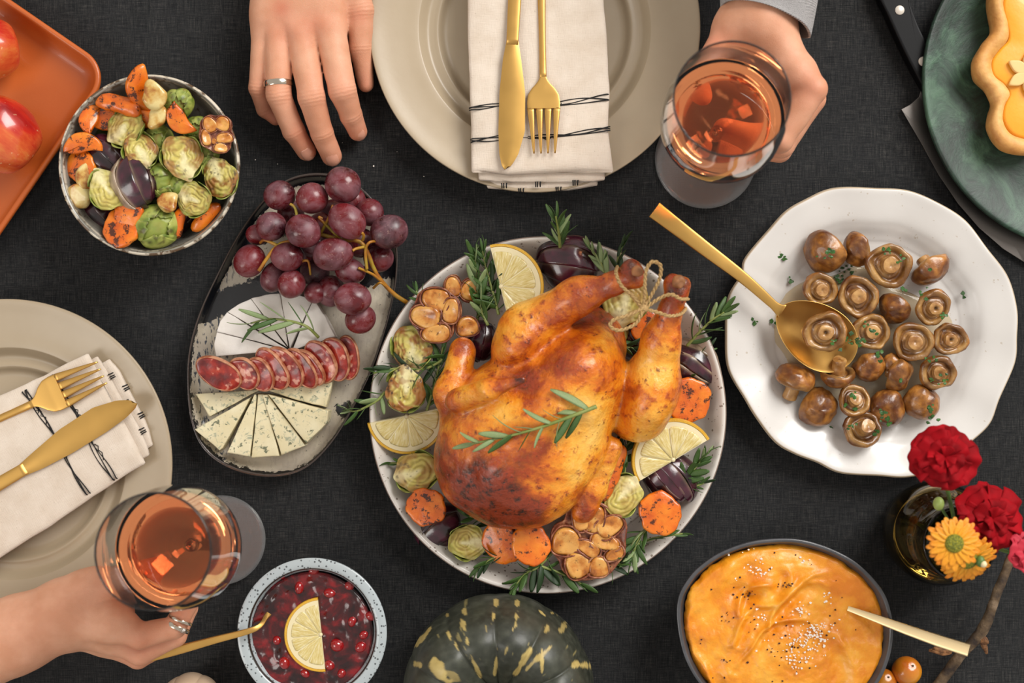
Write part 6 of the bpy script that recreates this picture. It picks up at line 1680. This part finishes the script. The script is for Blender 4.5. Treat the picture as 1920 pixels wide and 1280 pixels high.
stk = [(1016 - 0, 1240, 22, 3, 90 - 0, 1), (930, 1245, 27, 3.5, 84, .9), (895, 1255, 22, 4, 115, .9), (981, 1240, 28, 7, 58, .95), (1005, 1238, 30, 5, 42, .9), (825, 1258, 30, 14, 130, .95), (788, 1200, 26, 5, 50, .9), (842, 1192, 14, 3, 108, .9), (868, 1170, 13, 4, 110, .9), (876, 1202, 10, 4, 100, .9), (855, 1208, 12, 3, 110, .8),
       (930, 1130, 8, 5, 90, .9), (925, 1155, 8, 4, 90, .9), (970, 1130, 6, 4, 90, .8), (968, 1155, 8, 4, 90, .8), (966, 1172, 9, 3, 85, .8), (872, 1148, 7, 5, 110, .8), (839, 1153, 5, 4, 110, .8), (1025, 1178, 14, 6, 60, .8), (1055, 1175, 12, 6, 60, .6), (1015, 1148, 10, 2.5, 140, .9), (1078, 1245, 8, 7, 60, .9), (1096, 1247, 9, 8, 70, .9), (1107, 1245, 4, 10, 0, .8), (783, 1245, 8, 6, 140, .9), (845, 1265, 20, 9, 150, .5), (962, 1180, 5, 3, 80, .8), (1036, 1149, 4, 3, 0, .8), (948, 1222, 9, 2, 70, .6), (912, 1180, 7, 2, 100, .5)]
squash('green_squash', 'dark green ribbed squash with yellow streaks at the bottom edge', 935, 1300, 181, .098, 11, M['squash'], ('#1e2119', '#35382e', '#54564a'), 3, stk, .02, .1, .055)
squash('pale_pumpkin', 'small pale pumpkin just peeking in at the bottom edge', 352, 1325, 58, .05, 8, M['pumpkin_white'], ('#cdb296', '#dcc7ae', '#c8ab90'), 4, None, .05, .35, .03)

# ================================================================ loose orange fruit
for x, y, r, l in ((1700, 1257, 28, 'small round orange fruit beside the puree bowl, the upper one'), (1656, 1277, 25, 'darker orange fruit tucked against the puree bowl at the bottom edge')):
    R = S(r, .02); t = thing('cherry_tomato', l, 'fruit', P(x, y, R * .96))
    V, F = ico(4); V = V * (R, R * .97, R * .96); V[:, 2] -= R * .10 * np.exp(-((V[:, 0] - .2 * R) ** 2 + (V[:, 1] - .5 * R) ** 2) / (R * .18) ** 2)
    obj('flesh', mesh('fruit', V, F), M['kumquat'], t)
    V, F = ico(2); obj('stem_scar', mesh('scar', V * (R * .08, R * .08, R * .04), F), M['bark'], t, (.2 * R, .5 * R, R * .76))

# ================================================================ vase and flowers
o = P(1772, 1005, .045); o.z = .0
vt = thing('glass_vase', 'squat smoky brown glass vase holding the flowers', 'vase', o)
N = 96
vo = spline([(.0001, .0), (.030, .0), (.0365, .004), (.0395, .022), (.0385, .040), (.033, .052), (.0275, .060), (.0255, .068), (.0265, .078), (.0275, .082)], 50)
vi = [(max(.0001, r - .0026), z + (.003 if i < 14 else .0)) for i, (r, z) in enumerate(vo)]
V, F = revolve(circ(1, N), list(map(tuple, vo)) + [(.0268, .0835), (.0252, .0825)] + vi[::-1][1:])
obj('body', mesh('vase', V, F), M['smoke'], vt)
wi = [(max(.0001, r - .0002), z + .0002) for r, z in vi if z < .038]
V, F = revolve(circ(1, N), wi + [(wi[-1][0] * .6, .0378), (.0001, .0378)]); w = obj('vase_water', mesh('water', V, F, sharp=50), M['water'], loc=o); tag(w, 'clear water in the smoky brown vase', 'water', kind='stuff')
def stem_tube(pts, r=.0013): return tube(spline([p[:] for p in pts], 30), r, 8)
base = o + Vector((0, 0, .008))
def petal_fan(L, W, seed, ruff=.12, n=24, m=10, up=.3, curl=.2):
    """ruffled fan, root at the origin growing along +x"""
    rnd = random.Random(seed); ph = rnd.uniform(0, 6); V = []
    for lay in (0, 1):
        for i in range(n):
            for j in range(m):
                v = j / (m - 1); u = -1 + 2 * i / (n - 1)
                x = L * v * (1 - .30 * u * u * v + .025 * math.sin(u * 11 + ph) * v)
                y = W * u * (.12 + .88 * v ** .8)
                z = L * (up * v - curl * v * v * v + ruff * v * v * math.sin(u * 4.5 + ph) + .035 * v * v * math.sin(u * 9 + ph * 2)) - lay * .0005
                V.append((x, y, z))
    k = n * m; F = []
    for i in range(n - 1):
        for j in range(m - 1):
            q = (i * m + j, (i + 1) * m + j, (i + 1) * m + j + 1, i * m + j + 1); F.append(q); F.append(tuple(x + k for x in q[::-1]))
    bd = [i * m for i in range(n)] + [(n - 1) * m + j for j in range(1, m)] + [i * m + m - 1 for i in range(n - 2, -1, -1)] + [j for j in range(m - 2, 0, -1)]
    for i in range(len(bd)):
        a, b = bd[i], bd[(i + 1) % len(bd)]; F.append((a, b, b + k, a + k))
    return mesh('petal', V, F)
def carnation(label, px, py, r, z, seed, tilt, m='redpetal', stem=True):
    c0 = P(px, py, z); t = thing('carnation', label, 'flower', c0); rnd = random.Random(seed); R = S(r, z)
    rot = Euler((tilt[0], tilt[1], 0)).to_matrix()
    for row, (n, L, up, cu) in enumerate(((6, 1.0, .08, .16), (5, .80, .26, .25), (4, .56, .55, .35), (3, .34, 1.0, .4))):
        for k in range(n):
            a = k / n * 2 * PI + rnd.uniform(-.25, .25) + row * .5
            me = petal_fan(R * L * rnd.uniform(.9, 1.08), R * L * .70, seed * 31 + row * 9 + k, .12 + .03 * row, up=up, curl=cu)
            e = obj('petal', me, M[m], t); e.rotation_euler = (rot @ Matrix.Rotation(a, 3, 'Z')).to_euler(); e.location = rot @ Vector((0, 0, -.006 + .001 * row))
    q = [(rot @ Vector((0, 0, -.022)))[:], (rot @ Vector((0, 0, -.004)))[:]]
    obj('calyx', mesh('calyx', *tube(spline(q, 8), [.0032, .0062], 12)), M['stemgreen'], t)
    if stem:
        s0 = Vector(q[0]); b = base + Vector((rnd.uniform(-.012, .012), rnd.uniform(-.012, .012), 0)) - c0; mid = (Vector((o.x, o.y, .085)) + (c0 - Vector((o.x, o.y, c0.z))).normalized() * .012) - c0
        obj('stem', mesh('stem', *stem_tube([b, mid, s0], .0014)), M['stemgreen'], t)
    return t
carnation('red carnation highest in the picture, over the mushroom plate edge', 1774, 856, 64, .150, 1, (-.15, -.1))
carnation('red carnation at the right, behind the yellow daisies', 1866, 972, 70, .132, 2, (-.1, .25))
carnation('pinkish red carnation cut off by the right edge of the picture', 1945, 1035, 46, .130, 3, (-.2, .4), 'pinkpetal')
def daisy(label, px, py, r, z, seed, tilt, n=17):
    c0 = P(px, py, z); t = thing('daisy', label, 'flower', c0); R = S(r, z); rot = Euler((tilt[0], tilt[1], 0)).to_matrix(); rnd = random.Random(seed)
    for row in (0, 1):
        for k in range(n):
            a = (k + .5 * row) / n * 2 * PI + rnd.uniform(-.06, .06); L = R * (1.0 if row == 0 else .88) * rnd.uniform(.93, 1.05); V = []
            for lay in (0, 1):
                for i in range(9):
                    v = i / 8; w = .105 * R * math.sin(PI * min(.98, .18 + .74 * v)) ** .6 * 1.3
                    for j in range(5):
                        u = -1 + j / 2; V.append((R * .2 + (L - R * .2) * v * (1 - .04 * u * u * v), w * u, R * (.04 + .05 * row + .07 * v - .12 * v * v - .03 * (1 - u * u)) - lay * .0004))
            F = []
            for i in range(8):
                for j in range(4):
                    q = (i * 5 + j, (i + 1) * 5 + j, (i + 1) * 5 + j + 1, i * 5 + j + 1); F.append(q); F.append(tuple(x + 45 for x in q[::-1]))
            bd = [i * 5 for i in range(9)] + [40 + j for j in range(1, 5)] + [i * 5 + 4 for i in range(7, -1, -1)] + [3, 2, 1]
            for i in range(len(bd)):
                a_, b_ = bd[i], bd[(i + 1) % len(bd)]; F.append((a_, b_, b_ + 45, a_ + 45))
            V = np.array(V); me = mesh('petal', V, F); f = np.clip((V[:, 0] / R - .3) / .7, 0, 1)[:, None]; sh = rnd.uniform(0, .5)
            col = np.array(c('#dd9a18')[:3]) * (1 - f) + (np.array(c('#dc7d12')[:3]) * (1 - sh) + np.array(c('#e6a92c')[:3]) * sh) * f
            paint(me, 'col', col); e = obj('petal', me, M['daisy'], t); e.rotation_euler = (rot @ Matrix.Rotation(a, 3, 'Z')).to_euler()
    V, F = ico(3); V = V * (R * .34, R * .34, R * .16); e = obj('flower_centre', mesh('centre', V, F), M['disc'], t); e.rotation_euler = rot.to_euler(); e.location = rot @ Vector((0, 0, R * .08))
    s0 = rot @ Vector((0, 0, -.012)); b = base + Vector((rnd.uniform(-.014, .014), rnd.uniform(-.014, .014), 0)) - c0; mid = Vector((o.x + .008, o.y - .004 * seed, .086)) - c0
    obj('stem', mesh('stem', *stem_tube([b, mid, s0, (rot @ Vector((0, 0, 0)))], .0013)), M['stemgreen'], t)
daisy('yellow daisy facing up with its whole round centre showing', 1788, 1018, 53, .156, 1, (0, 0))
daisy('yellow daisy tipped downwards beneath the other daisy', 1814, 1048, 56, .136, 2, (.55, .15))
def bud(label, px, py, z, r, seed, pale):
    c0 = P(px, py, z); t = thing('flower_bud', label, 'flower', c0); V, F = ico(3); R = S(r, z); V = V * (R * .8, R, R * .8)
    obj('bud', mesh('bud', V, F), M['bud'] if pale else M['stemgreen'], t)
    if not pale:
        V, F = ico(2); obj('bud_tip', mesh('tip', V * R * .6, F), M['pith'], t, (R * .4, -R * .4, R * .5))
    obj('stem', mesh('stem', *stem_tube([base - c0, Vector((o.x + .006 * seed, o.y + .008, .085)) - c0, Vector((0, 0, 0))], .0010)), M['stemgreen'], t)
bud('pale green bud above the vase mouth', 1760, 944, .118, 13, -1, True)
bud('green bud with white tip beside the daisies', 1838, 1052, .140, 11, 1, False)
# branch
bt = thing('branch', 'bare brown twig crossing the lower right corner', 'twig', P(1800, 1225, .0)); bo = bt.location
q = [(1905, 1020, .035), (1890, 1060, .036), (1868, 1115, .034), (1850, 1165, .030), (1832, 1195, .026), (1800, 1228, .018), (1775, 1262, .010), (1745, 1300, .008), (1700, 1360, .008)]
qq = spline([(P(*p) - bo)[:] for p in q], 60)
V, F = tube(qq, [.0032, .0034, .0036, .0046, .0040, .0042, .0040, .0042], 14); V = np.array(V); V += vec3(V, 200, 3) * .0004
obj('twig', mesh('twig', V, F), M['bark'], bt)
for x, y, z, dx, dy, s in ((1836, 1190, .026, 14, 24, 1), (1782, 1222, .018, -34, -4, 2)):
    parts = []; rnd = random.Random(s)
    for k in range(9):
        e = P(x + dx * rnd.uniform(.5, 1.1) + rnd.gauss(0, 4), y + dy * rnd.uniform(.5, 1.1) + rnd.gauss(0, 4), z + rnd.uniform(-.003, .004)) - bo; a = P(x, y, z) - bo; m_ = (a + e) / 2 + Vector((0, 0, .002))
        parts.append(tube(spline([a[:], m_[:], e[:]], 8), [.0016, .0026, .0010], 6))
    obj('dry_bud', mesh('dry_bud', *join(parts)), M['drybud'], bt)

# ================================================================ crumbs
cr = [(518, 308, .0, 1, 1), (643, 268, .0, 1, 1), (796, 331, 0, 1, 1), (700, 312, 0, 1, 1), (480, 300, 0, 1, 1), (1108, 345, 0, 1, 2), (392, 300, 0, 1, 2), (745, 285, 0, 1, 1)]
flecks('crumbs', 'a few tiny white crumbs on the dark cloth', cr, 'salt', .0006, 2, 'crumbs')
